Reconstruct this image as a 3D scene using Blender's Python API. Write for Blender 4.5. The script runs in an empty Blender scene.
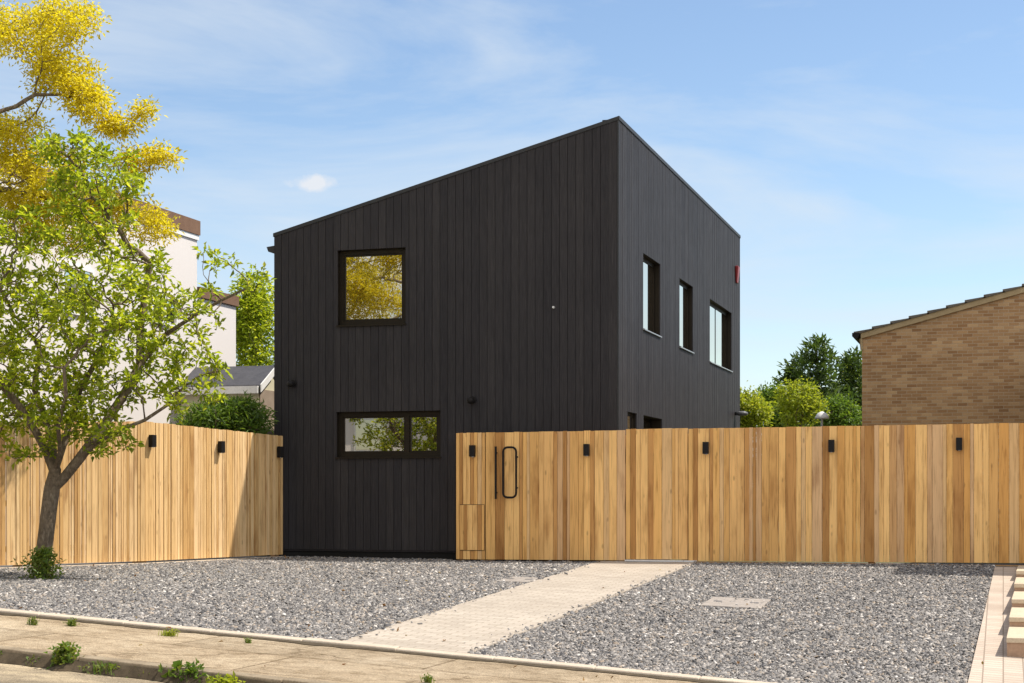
import bpy, math, random
import numpy as np
from mathutils import Vector, Matrix

random.seed(7); RNG = np.random.default_rng(7)
C = bpy.context.scene
COL = C.collection
R = math.radians

# ------------------------------------------------------------------ camera model (used for surveying positions)
F = 1627.0; CX = 512.0; HY = 495.0; ZC = 1.05
YAW = R(16.8)
FW = (-math.sin(YAW), math.cos(YAW)); RT = (math.cos(YAW), math.sin(YAW))
def ray(px):
    r = (px - CX) / F
    return FW[0] + r*RT[0], FW[1] + r*RT[1]
def at(px, py, d):
    x, y = ray(px)
    return Vector((x*d, y*d, ZC + (HY-py)/F*d))
def onY(px, py, Y):
    return at(px, py, Y/ray(px)[1])
def onX(px, py, X):
    return at(px, py, X/ray(px)[0])

YF = 24.27          # fence line
YK = 13.7           # drive edging line
KP0 = at(0, 647.6, 13.2); KP1 = at(290, 680.3, 12.25)
E0 = onY(0, 612.0, YK); E1 = onY(740, 683.5, YK); ES = (E1.z-E0.z)/(E1.x-E0.x)
def zF(X): return ZC - 1.045 + (.005*(X+8) if X > -8 else min(.02, -.007*(X+8)))
def zk(X):
    return E0.z + ES*(max(X, -11.)-E0.x) + (.01 if X < -11 else 0)*(-11-X)
def kerbY(X): return KP0.y + (KP1.y-KP0.y)*(X-KP0.x)/(KP1.x-KP0.x)
KSL = (KP1.z-KP0.z)/(KP1.x-KP0.x)
def kerbZ(X): return KP0.z + KSL*(X-KP0.x) if X > -11 else KP0.z + KSL*(-11-KP0.x) + .01*(-11-X)
def g(X, Y):
    Xc = max(-30., min(14., X))
    if Y >= YF: return zF(Xc)
    if Y >= YK:
        t = (YF-Y)/(YF-YK)
        return zF(Xc)*(1-t) + zk(Xc)*t
    ky = kerbY(Xc)
    if Y >= ky:
        t = (YK-Y)/(YK-ky)
        return zk(Xc)*(1-t) + kerbZ(Xc)*t
    return kerbZ(Xc) - .115
def hit(px, py):
    lo, hi = 6., 60.
    x, y = ray(px); s = (HY-py)/F
    f = lambda d: ZC + s*d - g(x*d, y*d)
    for _ in range(60):
        m = (lo+hi)/2
        if f(m) > 0: lo = m
        else: hi = m
    return Vector((x*lo, y*lo, g(x*lo, y*lo)))

# ------------------------------------------------------------------ object helpers
class MB:
    def __init__(s): s.v = []; s.f = []
    def add(s, vs, fs):
        n = len(s.v); s.v += [tuple(p) for p in vs]
        s.f += [tuple(i+n for i in f) for f in fs]; return s
    def box(s, x0, x1, y0, y1, z0, z1, M=None):
        vs = [(x0,y0,z0),(x1,y0,z0),(x1,y1,z0),(x0,y1,z0),(x0,y0,z1),(x1,y0,z1),(x1,y1,z1),(x0,y1,z1)]
        if M: vs = [M @ Vector(p) for p in vs]
        return s.add(vs, [(0,3,2,1),(4,5,6,7),(0,1,5,4),(1,2,6,5),(2,3,7,6),(3,0,4,7)])
    def hexa(s, vs):
        return s.add(vs, [(0,3,2,1),(4,5,6,7),(0,1,5,4),(1,2,6,5),(2,3,7,6),(3,0,4,7)])
    def tube(s, pts, rad, n=8, closed=False, cap=True):
        pts = [Vector(p) for p in pts]; N = len(pts)
        rs = [float(q) for q in rad] if hasattr(rad, '__len__') else [rad]*N
        base = len(s.v); up = None
        for i, p in enumerate(pts):
            a = pts[(i-1) % N] if (closed or i > 0) else p
            b = pts[(i+1) % N] if (closed or i < N-1) else p
            t = (b-a).normalized()
            if up is None or abs(up.dot(t)) > .95:
                up = Vector((0,0,1)) if abs(t.z) < .9 else Vector((0,1,0))
            u = t.cross(up).normalized(); w = u.cross(t)
            up = w
            for k in range(n):
                q = 2*math.pi*k/n
                s.v.append(tuple(p + rs[i]*(u*math.cos(q)+w*math.sin(q))))
        for i in range(N if closed else N-1):
            for k in range(n):
                a = base + i*n; b = base + ((i+1) % N)*n
                s.f.append((a+k, a+(k+1)%n, b+(k+1)%n, b+k))
        if cap and not closed:
            s.f.append(tuple(base+k for k in reversed(range(n))))
            s.f.append(tuple(base+(N-1)*n+k for k in range(n)))
        return s
    def lathe(s, prof, c=(0,0,0), n=16):
        base = len(s.v)
        for r, z in prof:
            for k in range(n):
                q = 2*math.pi*k/n
                s.v.append((c[0]+r*math.cos(q), c[1]+r*math.sin(q), c[2]+z))
        for i in range(len(prof)-1):
            for k in range(n):
                a = base+i*n; b = a+n
                s.f.append((a+k, a+(k+1)%n, b+(k+1)%n, b+k))
        s.f.append(tuple(base+k for k in reversed(range(n))))
        s.f.append(tuple(base+(len(prof)-1)*n+k for k in range(n)))
        return s
    def build(s, name, mat, parent=None, smooth=False, bevel=0):
        return mesh_obj(name, np.array(s.v, dtype=np.float32), s.f, mat, parent, smooth, bevel)

def mesh_obj(name, v, faces, mat, parent=None, smooth=False, bevel=0):
    o0 = Vector((0,0,0))
    p = parent
    while p is not None: o0 += p.location; p = p.parent
    v = np.asarray(v, dtype=np.float32).reshape(-1, 3) - np.array(o0, dtype=np.float32)
    me = bpy.data.meshes.new(name)
    if isinstance(faces, np.ndarray):
        n, k = faces.shape
        me.vertices.add(len(v)); me.vertices.foreach_set('co', v.ravel())
        me.loops.add(n*k); me.loops.foreach_set('vertex_index', faces.astype(np.int32).ravel())
        me.polygons.add(n); me.polygons.foreach_set('loop_start', np.arange(0, n*k, k, dtype=np.int32))
        me.update(calc_edges=True); me.validate()
    else:
        me.from_pydata(v.tolist(), [], faces)
        me.update()
    if smooth: me.polygons.foreach_set('use_smooth', [True]*len(me.polygons))
    me.materials.append(mat)
    o = bpy.data.objects.new(name, me); COL.objects.link(o)
    if parent: o.parent = parent
    if bevel:
        b = o.modifiers.new('bevel', 'BEVEL'); b.width = bevel; b.segments = 2; b.limit_method = 'ANGLE'
    return o
def thing(name, label, cat, loc=(0,0,0), group=None):
    o = bpy.data.objects.new(name, None); COL.objects.link(o); o.location = loc
    o.empty_display_size = .2
    return tag(o, label, cat, group)
def tag(o, label, cat, group=None, kind=None):
    if label: o['label'] = label
    if cat: o['category'] = cat
    if group: o['group'] = group
    if kind: o['kind'] = kind
    return o
def struct(o): o['kind'] = 'structure'; return o

# ------------------------------------------------------------------ material helpers
class NT:
    def __init__(s, name):
        s.m = bpy.data.materials.new(name); s.m.use_nodes = True
        s.t = s.m.node_tree; s.b = s.t.nodes['Principled BSDF']; s.out = s.t.nodes['Material Output']
    def n(s, typ, **kw):
        x = s.t.nodes.new(typ)
        for k, v in kw.items():
            if k.startswith('i_'): x.inputs[k[2:].replace('_', ' ')].default_value = v
            else: setattr(x, k, v)
        return x
    def l(s, a, b): s.t.links.new(a, b)
    def coord(s, scale=(1,1,1), kind='Object', rot=(0,0,0), add=None):
        tc = s.n('ShaderNodeTexCoord'); mp = s.n('ShaderNodeMapping')
        mp.inputs['Scale'].default_value = scale; mp.inputs['Rotation'].default_value = rot
        src = tc.outputs[kind]
        if add is not None:
            va = s.n('ShaderNodeVectorMath', operation='ADD'); s.l(src, va.inputs[0]); s.l(add, va.inputs[1]); src = va.outputs[0]
        s.l(src, mp.inputs['Vector']); return mp.outputs['Vector']
    def noise(s, vec, scale=5, detail=4, rough=.55, dist=0):
        x = s.n('ShaderNodeTexNoise'); s.l(vec, x.inputs['Vector'])
        x.inputs['Scale'].default_value = scale; x.inputs['Detail'].default_value = detail
        x.inputs['Roughness'].default_value = rough; x.inputs['Distortion'].default_value = dist
        return x.outputs['Fac']
    def ramp(s, fac, stops, interp='LINEAR'):
        x = s.n('ShaderNodeValToRGB'); x.color_ramp.interpolation = interp
        e = x.color_ramp.elements
        while len(e) < len(stops): e.new(.5)
        for el, (p, c) in zip(e, stops):
            el.position = p; el.color = (*c, 1) if len(c) == 3 else c
        s.l(fac, x.inputs['Fac']); return x.outputs['Color']
    def mix(s, fac, a, b, mode='MIX'):
        x = s.n('ShaderNodeMix', data_type='RGBA', blend_type=mode)
        for sock, val in ((x.inputs['Factor'], fac), (x.inputs[6], a), (x.inputs[7], b)):
            if hasattr(val, 'is_linked') or hasattr(val, 'node'): s.l(val, sock)
            elif isinstance(val, (int, float)): sock.default_value = val
            else: sock.default_value = (*val, 1)
        return x.outputs[2]
    def math(s, op, a, b=None):
        x = s.n('ShaderNodeMath', operation=op)
        for i, val in enumerate((a, b)):
            if val is None: continue
            if hasattr(val, 'node'): s.l(val, x.inputs[i])
            else: x.inputs[i].default_value = val
        return x.outputs[0]
    def island(s): return s.n('ShaderNodeNewGeometry').outputs['Random Per Island']
    def bump(s, h, strength=.3, dist=.01):
        x = s.n('ShaderNodeBump'); x.inputs['Strength'].default_value = strength; x.inputs['Distance'].default_value = dist
        s.l(h, x.inputs['Height']); s.l(x.outputs['Normal'], s.b.inputs['Normal'])
    def base(s, c):
        if hasattr(c, 'node'): s.l(c, s.b.inputs['Base Color'])
        else: s.b.inputs['Base Color'].default_value = (*c, 1)
    def set(s, rough=.6, spec=.5, metal=0):
        s.b.inputs['Roughness'].default_value = rough; s.b.inputs['Specular IOR Level'].default_value = spec
        s.b.inputs['Metallic'].default_value = metal; return s
def mottled(name, c0, c1, scale=4, rough=.8, bump=.2, bs=60, spec=.3, metal=0, fine=.35):
    m = NT(name); v = m.coord()
    a = m.ramp(m.noise(v, scale, 5), [(.3, c0), (.7, c1)])
    fn = m.noise(v, bs, 3)
    col = m.mix(fine, a, m.ramp(fn, [(.3, tuple(x*.75 for x in c0)), (.7, tuple(min(1, x*1.2) for x in c1))]))
    m.base(col); m.bump(fn, bump, .004); m.set(rough, spec, metal); return m.m

def cedar(name, stops):
    m = NT(name); isl = m.island()
    off = m.n('ShaderNodeCombineXYZ')
    m.l(m.math('MULTIPLY', isl, 37.), off.inputs[0]); m.l(m.math('MULTIPLY', isl, 91.), off.inputs[2]); m.l(m.math('MULTIPLY', isl, 53.), off.inputs[1])
    v = m.coord((17, 17, .8), add=off.outputs[0])
    grain = m.noise(v, 2.2, 4, .55, .7)
    v2 = m.coord((5, 5, 1.3), add=off.outputs[0]); blot = m.noise(v2, .8, 4)
    n = len(stops)
    col = m.ramp(isl, [(k/n, c) for k, c in enumerate(stops)], 'CONSTANT')
    gcol = m.mix(.8, col, m.ramp(grain, [(.3, (.6,.52,.44)), (.48, (1,1,1)), (.72, (1.12,1.11,1.08))]), 'MULTIPLY')
    bcol = m.mix(.7, gcol, m.ramp(blot, [(.3, (.55,.44,.36)), (.45, (.97,.96,.95)), (.75, (1.12,1.12,1.12))]), 'MULTIPLY')
    vk = m.coord((7, 7, 2.6), add=off.outputs[0])
    vo = m.n('ShaderNodeTexVoronoi'); m.l(vk, vo.inputs['Vector']); vo.inputs['Scale'].default_value = 1.0
    kn = m.ramp(vo.outputs['Distance'], [(.0, (1,1,1)), (.07, (.75,.75,.75)), (.13, (0,0,0))])
    bw = m.n('ShaderNodeRGBToBW'); m.l(kn, bw.inputs[0])
    fac = m.math('MULTIPLY', bw.outputs[0], .5)
    m.base(m.mix(fac, bcol, (.16,.075,.028)))
    m.bump(grain, .2, .003); m.set(.65, .2); return m.m

M = {}
M['cedar'] = cedar('cedar_boards', [(.84,.50,.185), (.66,.345,.105), (.76,.45,.175), (.54,.28,.095), (.86,.53,.21), (.68,.385,.135), (.62,.38,.19), (.80,.46,.155),
    (.44,.22,.07), (.72,.42,.15), (.85,.52,.20), (.58,.33,.14), (.77,.44,.15), (.66,.42,.22), (.82,.50,.195), (.70,.45,.215)])
M['cedar_pale'] = cedar('pale_cedar_boards', [(.73,.505,.27), (.64,.42,.195), (.70,.475,.24), (.55,.33,.13), (.74,.52,.27), (.66,.43,.195), (.48,.275,.105), (.71,.47,.225), (.60,.375,.16), (.68,.455,.215)])
M['cedar_rail'] = mottled('cedar_rail', (.3,.17,.08), (.42,.25,.12), 6)

def siding(name, c0, c1, c2, rough):
    m = NT(name); isl = m.island()
    off = m.n('ShaderNodeCombineXYZ')
    for i, k in enumerate((41., 67., 29.)): m.l(m.math('MULTIPLY', isl, k), off.inputs[i])
    v = m.coord((40, 40, 1.6), add=off.outputs[0]); gr = m.noise(v, 2, 5, .65, .5)
    base = m.ramp(isl, [(0, c0), (.5, c1), (1, c2)])
    col = m.mix(.7, base, m.ramp(gr, [(.3, (.6,.6,.62)), (.52, (1,1,1)), (.66, (1.35,1.32,1.3)), (.76, (2.3,2.15,2.05))]), 'MULTIPLY')
    big = m.noise(m.coord((.5,.5,.5)), 1, 3)
    col = m.mix(.5, col, m.ramp(big, [(.3, (.8,.8,.82)), (.7, (1.2,1.17,1.15))]), 'MULTIPLY')
    m.base(col); m.bump(gr, .35, .003)
    m.l(m.ramp(gr, [(.3, (rough+.12,)*3), (.7, (rough-.1,)*3)]), m.b.inputs['Roughness'])
    m.b.inputs['Specular IOR Level'].default_value = .08; return m.m
M['black'] = siding('black_stained_timber', (.0325,.0305,.0335), (.037,.0345,.037), (.042,.039,.041), .55)
M['black_back'] = mottled('black_membrane', (.006,.006,.006), (.01,.01,.01), 5)
M['trim'] = mottled('black_metal_trim', (.03,.03,.032), (.04,.04,.042), 8, .5, .05, spec=.2)
M['frame'] = mottled('bronze_black_window_frame', (.016,.012,.008), (.022,.016,.010), 6, .5, .03, spec=.15)
M['sill'] = mottled('grey_metal_sill', (.35,.35,.36), (.45,.45,.46), 6, .35, .03, metal=.6)
M['lamp'] = mottled('black_lamp_metal', (.010,.009,.009), (.016,.014,.014), 12, .55, .05, spec=.15)
M['steel'] = mottled('threshold_aluminium', (.6,.6,.6), (.72,.71,.7), 9, .4, .05, metal=.4)
M['red'] = mottled('red_plastic', (.20,.008,.013), (.25,.012,.016), 9, .4, .03, spec=.5)
M['grey_plastic'] = mottled('grey_plastic', (.10,.10,.105), (.15,.15,.155), 9, .4, .03)
def glass(name, tint, refl=.5):
    m = NT(name); m.base((.012,.011,.010)); m.set(.02, .5)
    gl = m.n('ShaderNodeBsdfGlossy'); gl.inputs['Color'].default_value = (*tint, 1); gl.inputs['Roughness'].default_value = .012
    fr = m.n('ShaderNodeLayerWeight'); fr.inputs['Blend'].default_value = .35
    fac = m.math('ADD', m.math('MULTIPLY', fr.outputs['Facing'], 1-refl), refl)
    v = m.coord((.7,.7,.7)); nz = m.noise(v, 1.6, 1)
    bp = m.n('ShaderNodeBump'); bp.inputs['Strength'].default_value = .04; bp.inputs['Distance'].default_value = .02
    m.l(nz, bp.inputs['Height']); m.l(bp.outputs['Normal'], gl.inputs['Normal'])
    mx = m.n('ShaderNodeMixShader'); m.l(fac, mx.inputs[0]); m.l(m.b.outputs[0], mx.inputs[1]); m.l(gl.outputs[0], mx.inputs[2])
    m.l(mx.outputs[0], m.out.inputs['Surface']); return m.m
M['glass'] = glass('coated_window_glass', (.96,.91,.80), .55)
M['lens'] = glass('lamp_lens', (.8,.8,.8), .2)

def render_mat(name, c, dirt):
    m = NT(name); v = m.coord((.6,.6,.25)); st = m.noise(v, 1.5, 5)
    fn = m.noise(m.coord(), 70, 3)
    m.base(m.mix(m.math('MULTIPLY', st, .35), c, dirt)); m.bump(fn, .25, .004); m.set(.85, .2); return m.m
M['white'] = render_mat('white_render', (.70,.66,.64), (.52,.48,.45))
M['cream'] = render_mat('cream_render', (.62,.58,.42), (.45,.40,.28))
M['brown_fascia'] = mottled('brown_fascia_boards', (.14,.075,.045), (.2,.115,.07), 5, .7)
M['taupe'] = mottled('taupe_boarding', (.26,.20,.15), (.34,.27,.21), 6)
M['slate'] = mottled('dark_slate_roof', (.05,.05,.06), (.085,.085,.095), 7, .6, .4, 25)
M['felt'] = mottled('roof_membrane', (.07,.07,.075), (.1,.1,.105), 5)
M['tile'] = mottled('grey_brown_roof_tile', (.10,.085,.07), (.17,.15,.125), 8, .8, .4, 40)
M['verge'] = mottled('tan_verge_mortar', (.34,.25,.13), (.44,.33,.19), 8, .8)
M['white_paint'] = mottled('white_paint', (.72,.71,.69), (.82,.81,.79), 6, .45, .05)

def brick(name):
    m = NT(name)
    tc = m.n('ShaderNodeTexCoord'); sx = m.n('ShaderNodeSeparateXYZ'); m.l(tc.outputs['Object'], sx.inputs[0])
    cb = m.n('ShaderNodeCombineXYZ')
    m.l(m.math('ADD', sx.outputs[0], sx.outputs[1]), cb.inputs[0]); m.l(sx.outputs[2], cb.inputs[1])
    b = m.n('ShaderNodeTexBrick'); m.l(cb.outputs[0], b.inputs['Vector'])
    b.inputs['Scale'].default_value = 1.15; b.inputs['Brick Width'].default_value = .225; b.inputs['Row Height'].default_value = .075
    b.inputs['Mortar Size'].default_value = .006; b.inputs['Bias'].default_value = 0; b.inputs['Mortar Smooth'].default_value = .3
    b.inputs['Color1'].default_value = (0,0,0,1); b.inputs['Color2'].default_value = (1,1,1,1); b.inputs['Mortar'].default_value = (.5,.5,.5,1)
    col = m.ramp(b.outputs['Color'], [(0, (.32,.175,.082)), (.3, (.40,.232,.112)), (.55, (.45,.27,.135)), (.8, (.53,.34,.18)), (1, (.36,.20,.095))])
    n1 = m.noise(m.coord((1,1,1.6)), 1.3, 5)
    col = m.mix(.5, col, m.ramp(n1, [(.3, (.72,.7,.68)), (.7, (1.22,1.2,1.15))]), 'MULTIPLY')
    col = m.mix(m.math('MULTIPLY', b.outputs['Fac'], .9), col, (.46,.37,.26))
    n2 = m.noise(m.coord(), 60, 4)
    col = m.mix(.35, col, m.ramp(n2, [(.3, (.6,.6,.6)), (.7, (1.3,1.3,1.3))]), 'MULTIPLY')
    m.base(col); m.bump(m.math('SUBTRACT', m.math('MULTIPLY', n2, .3), b.outputs['Fac']), .5, .006); m.set(.9, .15); return m.m
M['brick'] = brick('brown_stock_brick')

def paving(name, bw, rh, c0, c1, mortar, rot=0):
    m = NT(name); v = m.coord((1,1,1), rot=(0,0,rot))
    b = m.n('ShaderNodeTexBrick'); m.l(v, b.inputs['Vector'])
    b.inputs['Scale'].default_value = 1; b.inputs['Brick Width'].default_value = bw; b.inputs['Row Height'].default_value = rh
    b.inputs['Mortar Size'].default_value = .007; b.inputs['Mortar Smooth'].default_value = .2
    b.inputs['Color1'].default_value = (0,0,0,1); b.inputs['Color2'].default_value = (1,1,1,1); b.inputs['Mortar'].default_value = (.5,.5,.5,1)
    col = m.ramp(b.outputs['Color'], [(0, c0), (1, c1)])
    n1 = m.noise(m.coord(), 1.2, 5); n2 = m.noise(m.coord(), 90, 3)
    col = m.mix(.6, col, m.ramp(n1, [(.3, (.82,.80,.78)), (.7, (1.1,1.1,1.1))]), 'MULTIPLY')
    col = m.mix(.4, col, m.ramp(n2, [(.3, (.72,.72,.72)), (.7, (1.2,1.2,1.2))]), 'MULTIPLY')
    col = m.mix(m.math('MULTIPLY', b.outputs['Fac'], .75), col, mortar)
    m.base(col); m.bump(m.math('SUBTRACT', m.math('MULTIPLY', n2, .3), b.outputs['Fac']), .4, .005); m.set(.88, .2); return m.m
M['path'] = paving('buff_block_paving', .2, .1, (.385,.335,.28), (.47,.41,.345), (.24,.20,.155))
M['border'] = paving('pinkish_block_paving', .115, .175, (.44,.36,.295), (.51,.425,.35), (.19,.145,.11), math.pi/2)
M['edging'] = mottled('pale_concrete_edging', (.42,.35,.275), (.52,.445,.355), 3, .85)
M['step_top'] = mottled('buff_step_slab', (.48,.385,.275), (.56,.46,.34), 5, .85)
M['step_brick'] = mottled('brown_step_riser', (.33,.21,.14), (.42,.28,.19), 9, .9, .4, 30)
M['gravelbed'] = mottled('slate_bed', (.07,.07,.075), (.16,.155,.15), 30, .9, .6, 90)
M['soil'] = mottled('bare_soil_and_grass', (.09,.075,.04), (.10,.12,.04), 2, .95)
M['cover'] = mottled('pale_concrete_cover', (.24,.21,.185), (.36,.32,.285), 9, .85, .5)
M['dirt'] = mottled('grit_soil_and_kerb_shade', (.035,.026,.016), (.10,.075,.046), 14, .95, .6, 120)  # soil by the edging, darkened to paint the kerb face's shade too
def chips():
    m = NT('slate_chippings'); i = m.island()
    c = m.ramp(i, [(0, (.045,.045,.049)), (.16, (.11,.106,.108)), (.36, (.18,.168,.162)), (.56, (.265,.247,.232)), (.66, (.135,.131,.133)), (.82, (.36,.335,.312)), (.92, (.29,.23,.175)), (1, (.60,.57,.54))])
    m.base(c); m.bump(m.noise(m.coord(), 120, 2), .3, .003); m.set(.7, .2); return m.m
M['chips'] = chips()
def pavement_mat():
    m = NT('worn_tan_pavement')
    n1 = m.noise(m.coord((.8,.8,1)), 1.5, 8, .7, .2); n2 = m.noise(m.coord(), 75, 4, .7); n3 = m.noise(m.coord((2.2,2.6,1)), 3.5, 7, .65); n4 = m.noise(m.coord(), 260, 2)
    col = m.ramp(n1, [(.3, (.22,.165,.105)), (.45, (.30,.235,.16)), (.58, (.355,.285,.20)), (.72, (.43,.36,.27))])
    col = m.mix(.75, col, m.ramp(n3, [(.35, (.62,.58,.52)), (.5, (1,1,1)), (.68, (1.18,1.17,1.16))]), 'MULTIPLY')
    col = m.mix(.8, col, m.ramp(n2, [(.36, (.5,.48,.46)), (.5, (1,1,1)), (.64, (1.5,1.48,1.45))]), 'MULTIPLY')
    col = m.mix(.6, col, m.ramp(n4, [(.35, (.5,.5,.5)), (.65, (1.5,1.5,1.5))]), 'MULTIPLY')
    vo = m.n('ShaderNodeTexVoronoi', feature='DISTANCE_TO_EDGE')
    wv = m.n('ShaderNodeVectorMath', operation='MULTIPLY_ADD'); nn = m.n('ShaderNodeTexNoise'); m.l(m.coord(), nn.inputs['Vector']); nn.inputs['Scale'].default_value = 3
    m.l(nn.outputs['Color'], wv.inputs[0]); wv.inputs[1].default_value = (.25,.25,0); m.l(m.coord((.3,.6,1)), wv.inputs[2])
    m.l(wv.outputs[0], vo.inputs['Vector']); vo.inputs['Scale'].default_value = .9
    cr = m.ramp(vo.outputs['Distance'], [(0, (.4,.36,.32)), (.010, (1,1,1))])
    col = m.mix(.75, col, cr, 'MULTIPLY')
    b = m.n('ShaderNodeTexBrick'); m.l(m.coord(), b.inputs['Vector']); b.offset = .5
    b.inputs['Scale'].default_value = 1; b.inputs['Brick Width'].default_value = 2.3; b.inputs['Row Height'].default_value = 1.15; b.inputs['Mortar Size'].default_value = .012
    b.inputs['Color1'].default_value = (.86,.86,.86,1); b.inputs['Color2'].default_value = (1.1,1.1,1.1,1); b.inputs['Mortar'].default_value = (.42,.38,.33,1)
    col = m.mix(.8, col, b.outputs['Color'], 'MULTIPLY')
    m.base(col); m.bump(n2, .7, .01); m.set(.92, .12); return m.m
M['pavement'] = pavement_mat()
def road_mat():
    m = NT('dusty_asphalt'); n1 = m.noise(m.coord((.8,1.5,1)), 1.6, 8, .68, .4); n2 = m.noise(m.coord(), 80, 4, .7); n4 = m.noise(m.coord(), 280, 2)
    col = m.ramp(n1, [(.32, (.17,.14,.10)), (.48, (.27,.22,.155)), (.6, (.40,.325,.22)), (.74, (.52,.43,.30))])
    col = m.mix(.8, col, m.ramp(n2, [(.36, (.5,.48,.46)), (.5, (1,1,1)), (.64, (1.5,1.48,1.45))]), 'MULTIPLY')
    col = m.mix(.6, col, m.ramp(n4, [(.35, (.5,.5,.5)), (.65, (1.5,1.5,1.5))]), 'MULTIPLY')
    m.base(col); m.bump(n2, .8, .012); m.set(.92, .12); return m.m
M['road'] = road_mat()
M['kerb'] = mottled('weathered_concrete_kerb', (.15,.112,.072), (.31,.25,.175), 5, .9, .5)

def leafmat(name, cols, trans, tmul=1.5):
    m = NT(name); i = m.island()
    n = len(cols)
    c = m.ramp(i, [(k/(n-1), col) for k, col in enumerate(cols)])
    m.base(c); m.set(.45, .35)
    tr = m.n('ShaderNodeBsdfTranslucent')
    m.l(m.mix(1, c, (tmul, tmul*.95, tmul*.5), 'MULTIPLY'), tr.inputs['Color'])
    mx = m.n('ShaderNodeMixShader'); mx.inputs[0].default_value = trans
    m.l(m.b.outputs[0], mx.inputs[1]); m.l(tr.outputs[0], mx.inputs[2]); m.l(mx.outputs[0], m.out.inputs['Surface'])
    return m.m
M['leaf'] = leafmat('fresh_green_leaves', [(.18,.235,.014), (.28,.335,.024), (.10,.15,.012), (.42,.44,.055), (.22,.28,.016), (.13,.185,.014), (.32,.37,.034)], .52, 2.15)
M['gold'] = leafmat('golden_leaves', [(.48,.415,.018), (.58,.51,.035), (.42,.36,.016), (.50,.47,.04)], .52, 1.8)
M['darkleaf'] = leafmat('dark_conifer_leaves', [(.040,.075,.020), (.062,.105,.025), (.085,.13,.03), (.048,.085,.022)], .35, 1.8)
M['midleaf'] = leafmat('mid_green_leaves', [(.075,.14,.02), (.12,.19,.03), (.055,.11,.018), (.16,.23,.03)], .4, 1.9)
M['limeleaf'] = leafmat('yellow_green_leaves', [(.20,.25,.02), (.28,.32,.03), (.14,.19,.018), (.33,.34,.05)], .48, 1.9)
M['grass'] = leafmat('weed_leaves', [(.08,.15,.02), (.13,.20,.03), (.19,.21,.04), (.07,.12,.02)], .35, 1.8)
def bark():
    m = NT('grey_brown_bark'); n1 = m.noise(m.coord((10,10,3)), 3, 6, .65, .8); n2 = m.noise(m.coord((3,3,12)), 2, 3)
    c = m.ramp(n1, [(.3, (.08,.06,.04)), (.55, (.17,.13,.09)), (.75, (.29,.245,.185))])
    c = m.mix(.4, c, m.ramp(n2, [(.4, (.7,.7,.7)), (.6, (1.2,1.2,1.2))]), 'MULTIPLY')
    m.base(c); m.bump(n1, .6, .02); m.set(.9, .2); return m.m
M['bark'] = bark()

# ------------------------------------------------------------------ ground
def sheet(name, xs, ys, zf, mat):
    v = [(x, y, zf(x, y)) for y in ys for x in xs]; nx = len(xs)
    f = [(j*nx+i, j*nx+i+1, (j+1)*nx+i+1, (j+1)*nx+i) for j in range(len(ys)-1) for i in range(nx-1)]
    return struct(mesh_obj(name, np.array(v, dtype=np.float32), f, mat))
xs = [-400, -120, -60] + list(np.linspace(-30, 14, 45)) + [40, 120, 400]
ys = [-300, -100, -40, -10, 4, 9] + [10.4] + list(np.linspace(11.8, 25, 34)) + [40, 120, 700]
sheet('ground', xs, ys, lambda x, y: g(x, y) - .14, M['soil'])
DR = sheet('driveway', list(np.linspace(-17, 1.5, 60)), list(np.linspace(YK+.04, 25.2, 40)), lambda x, y: g(x, y)-.012, M['gravelbed'])
# road, kerb and pavement
kx = list(np.linspace(-30, 10, 41))
def ribbon(name, near, far, mat, thick=0):
    mb = MB()
    for (a, b), (c, d) in zip(zip(near[:-1], far[:-1]), zip(near[1:], far[1:])):
        a, b, c, d = map(Vector, (a, b, c, d)); dz = Vector((0,0,thick))
        if thick: mb.hexa([a-dz, c-dz, d-dz, b-dz, a, c, d, b])
        else: mb.add([a, c, d, b], [(0,1,2,3)])
    return struct(mb.build(name, mat))
ribbon('road', [(x, -8, kerbZ(x)-.14) for x in kx], [(x, kerbY(x)+.02, kerbZ(x)-.115) for x in kx], M['road'])
ribbon('pavement', [(x, kerbY(x)+.129, kerbZ(x)-.004) for x in kx], [(x, YK-.055, zk(x)-.012) for x in kx], M['pavement'], .06)
def stones(name, near, far, mat, L, gap, h, kind=True):
    """a run of separate kerb stones along X; near/far give edge points for an x"""
    mb = MB(); x = -29.
    while x < 9:
        a, b = near(x), near(x+L-gap); c, d = far(x), far(x+L-gap)
        j = random.uniform(-.004, .004)
        P = [Vector(a), Vector(b), Vector(d), Vector(c)]
        mb.hexa([p - Vector((0,0,h)) for p in P] + [p + Vector((0,0,j)) for p in P]); x += L
    return struct(mb.build(name, mat, bevel=.012))
dj = [random.uniform(-.03, .035) for _ in kx]
kd = list(np.linspace(-24, 6, 240)); dj = [.012+abs(random.gauss(0, .03)) for _ in kd]
ribbon('verge_dirt', [(x, YK-.075-j, zk(x)-.006) for x, j in zip(kd, dj)], [(x, YK-.052, zk(x)+.004) for x in kd], M['dirt'])
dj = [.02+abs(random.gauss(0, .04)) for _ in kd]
ribbon('kerb_shade_and_dirt', [(x, kerbY(x)-.03-j, kerbZ(x)-.111) for x, j in zip(kd, dj)], [(x, kerbY(x)-.004, kerbZ(x)-.02-.3*j) for x, j in zip(kd, dj)], M['dirt'])  # dark ribbon painting shade on the kerb face, with gutter grit below
stones('kerb', lambda x: (x, kerbY(x), kerbZ(x)-.002), lambda x: (x, kerbY(x)+.125, kerbZ(x)+.003), M['kerb'], .915, .008, .22)
stones('driveway_edging', lambda x: (x, YK-.05, zk(x)+.022), lambda x: (x, YK+.07, zk(x)+.03), M['edging'], .915, .004, .12)
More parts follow.
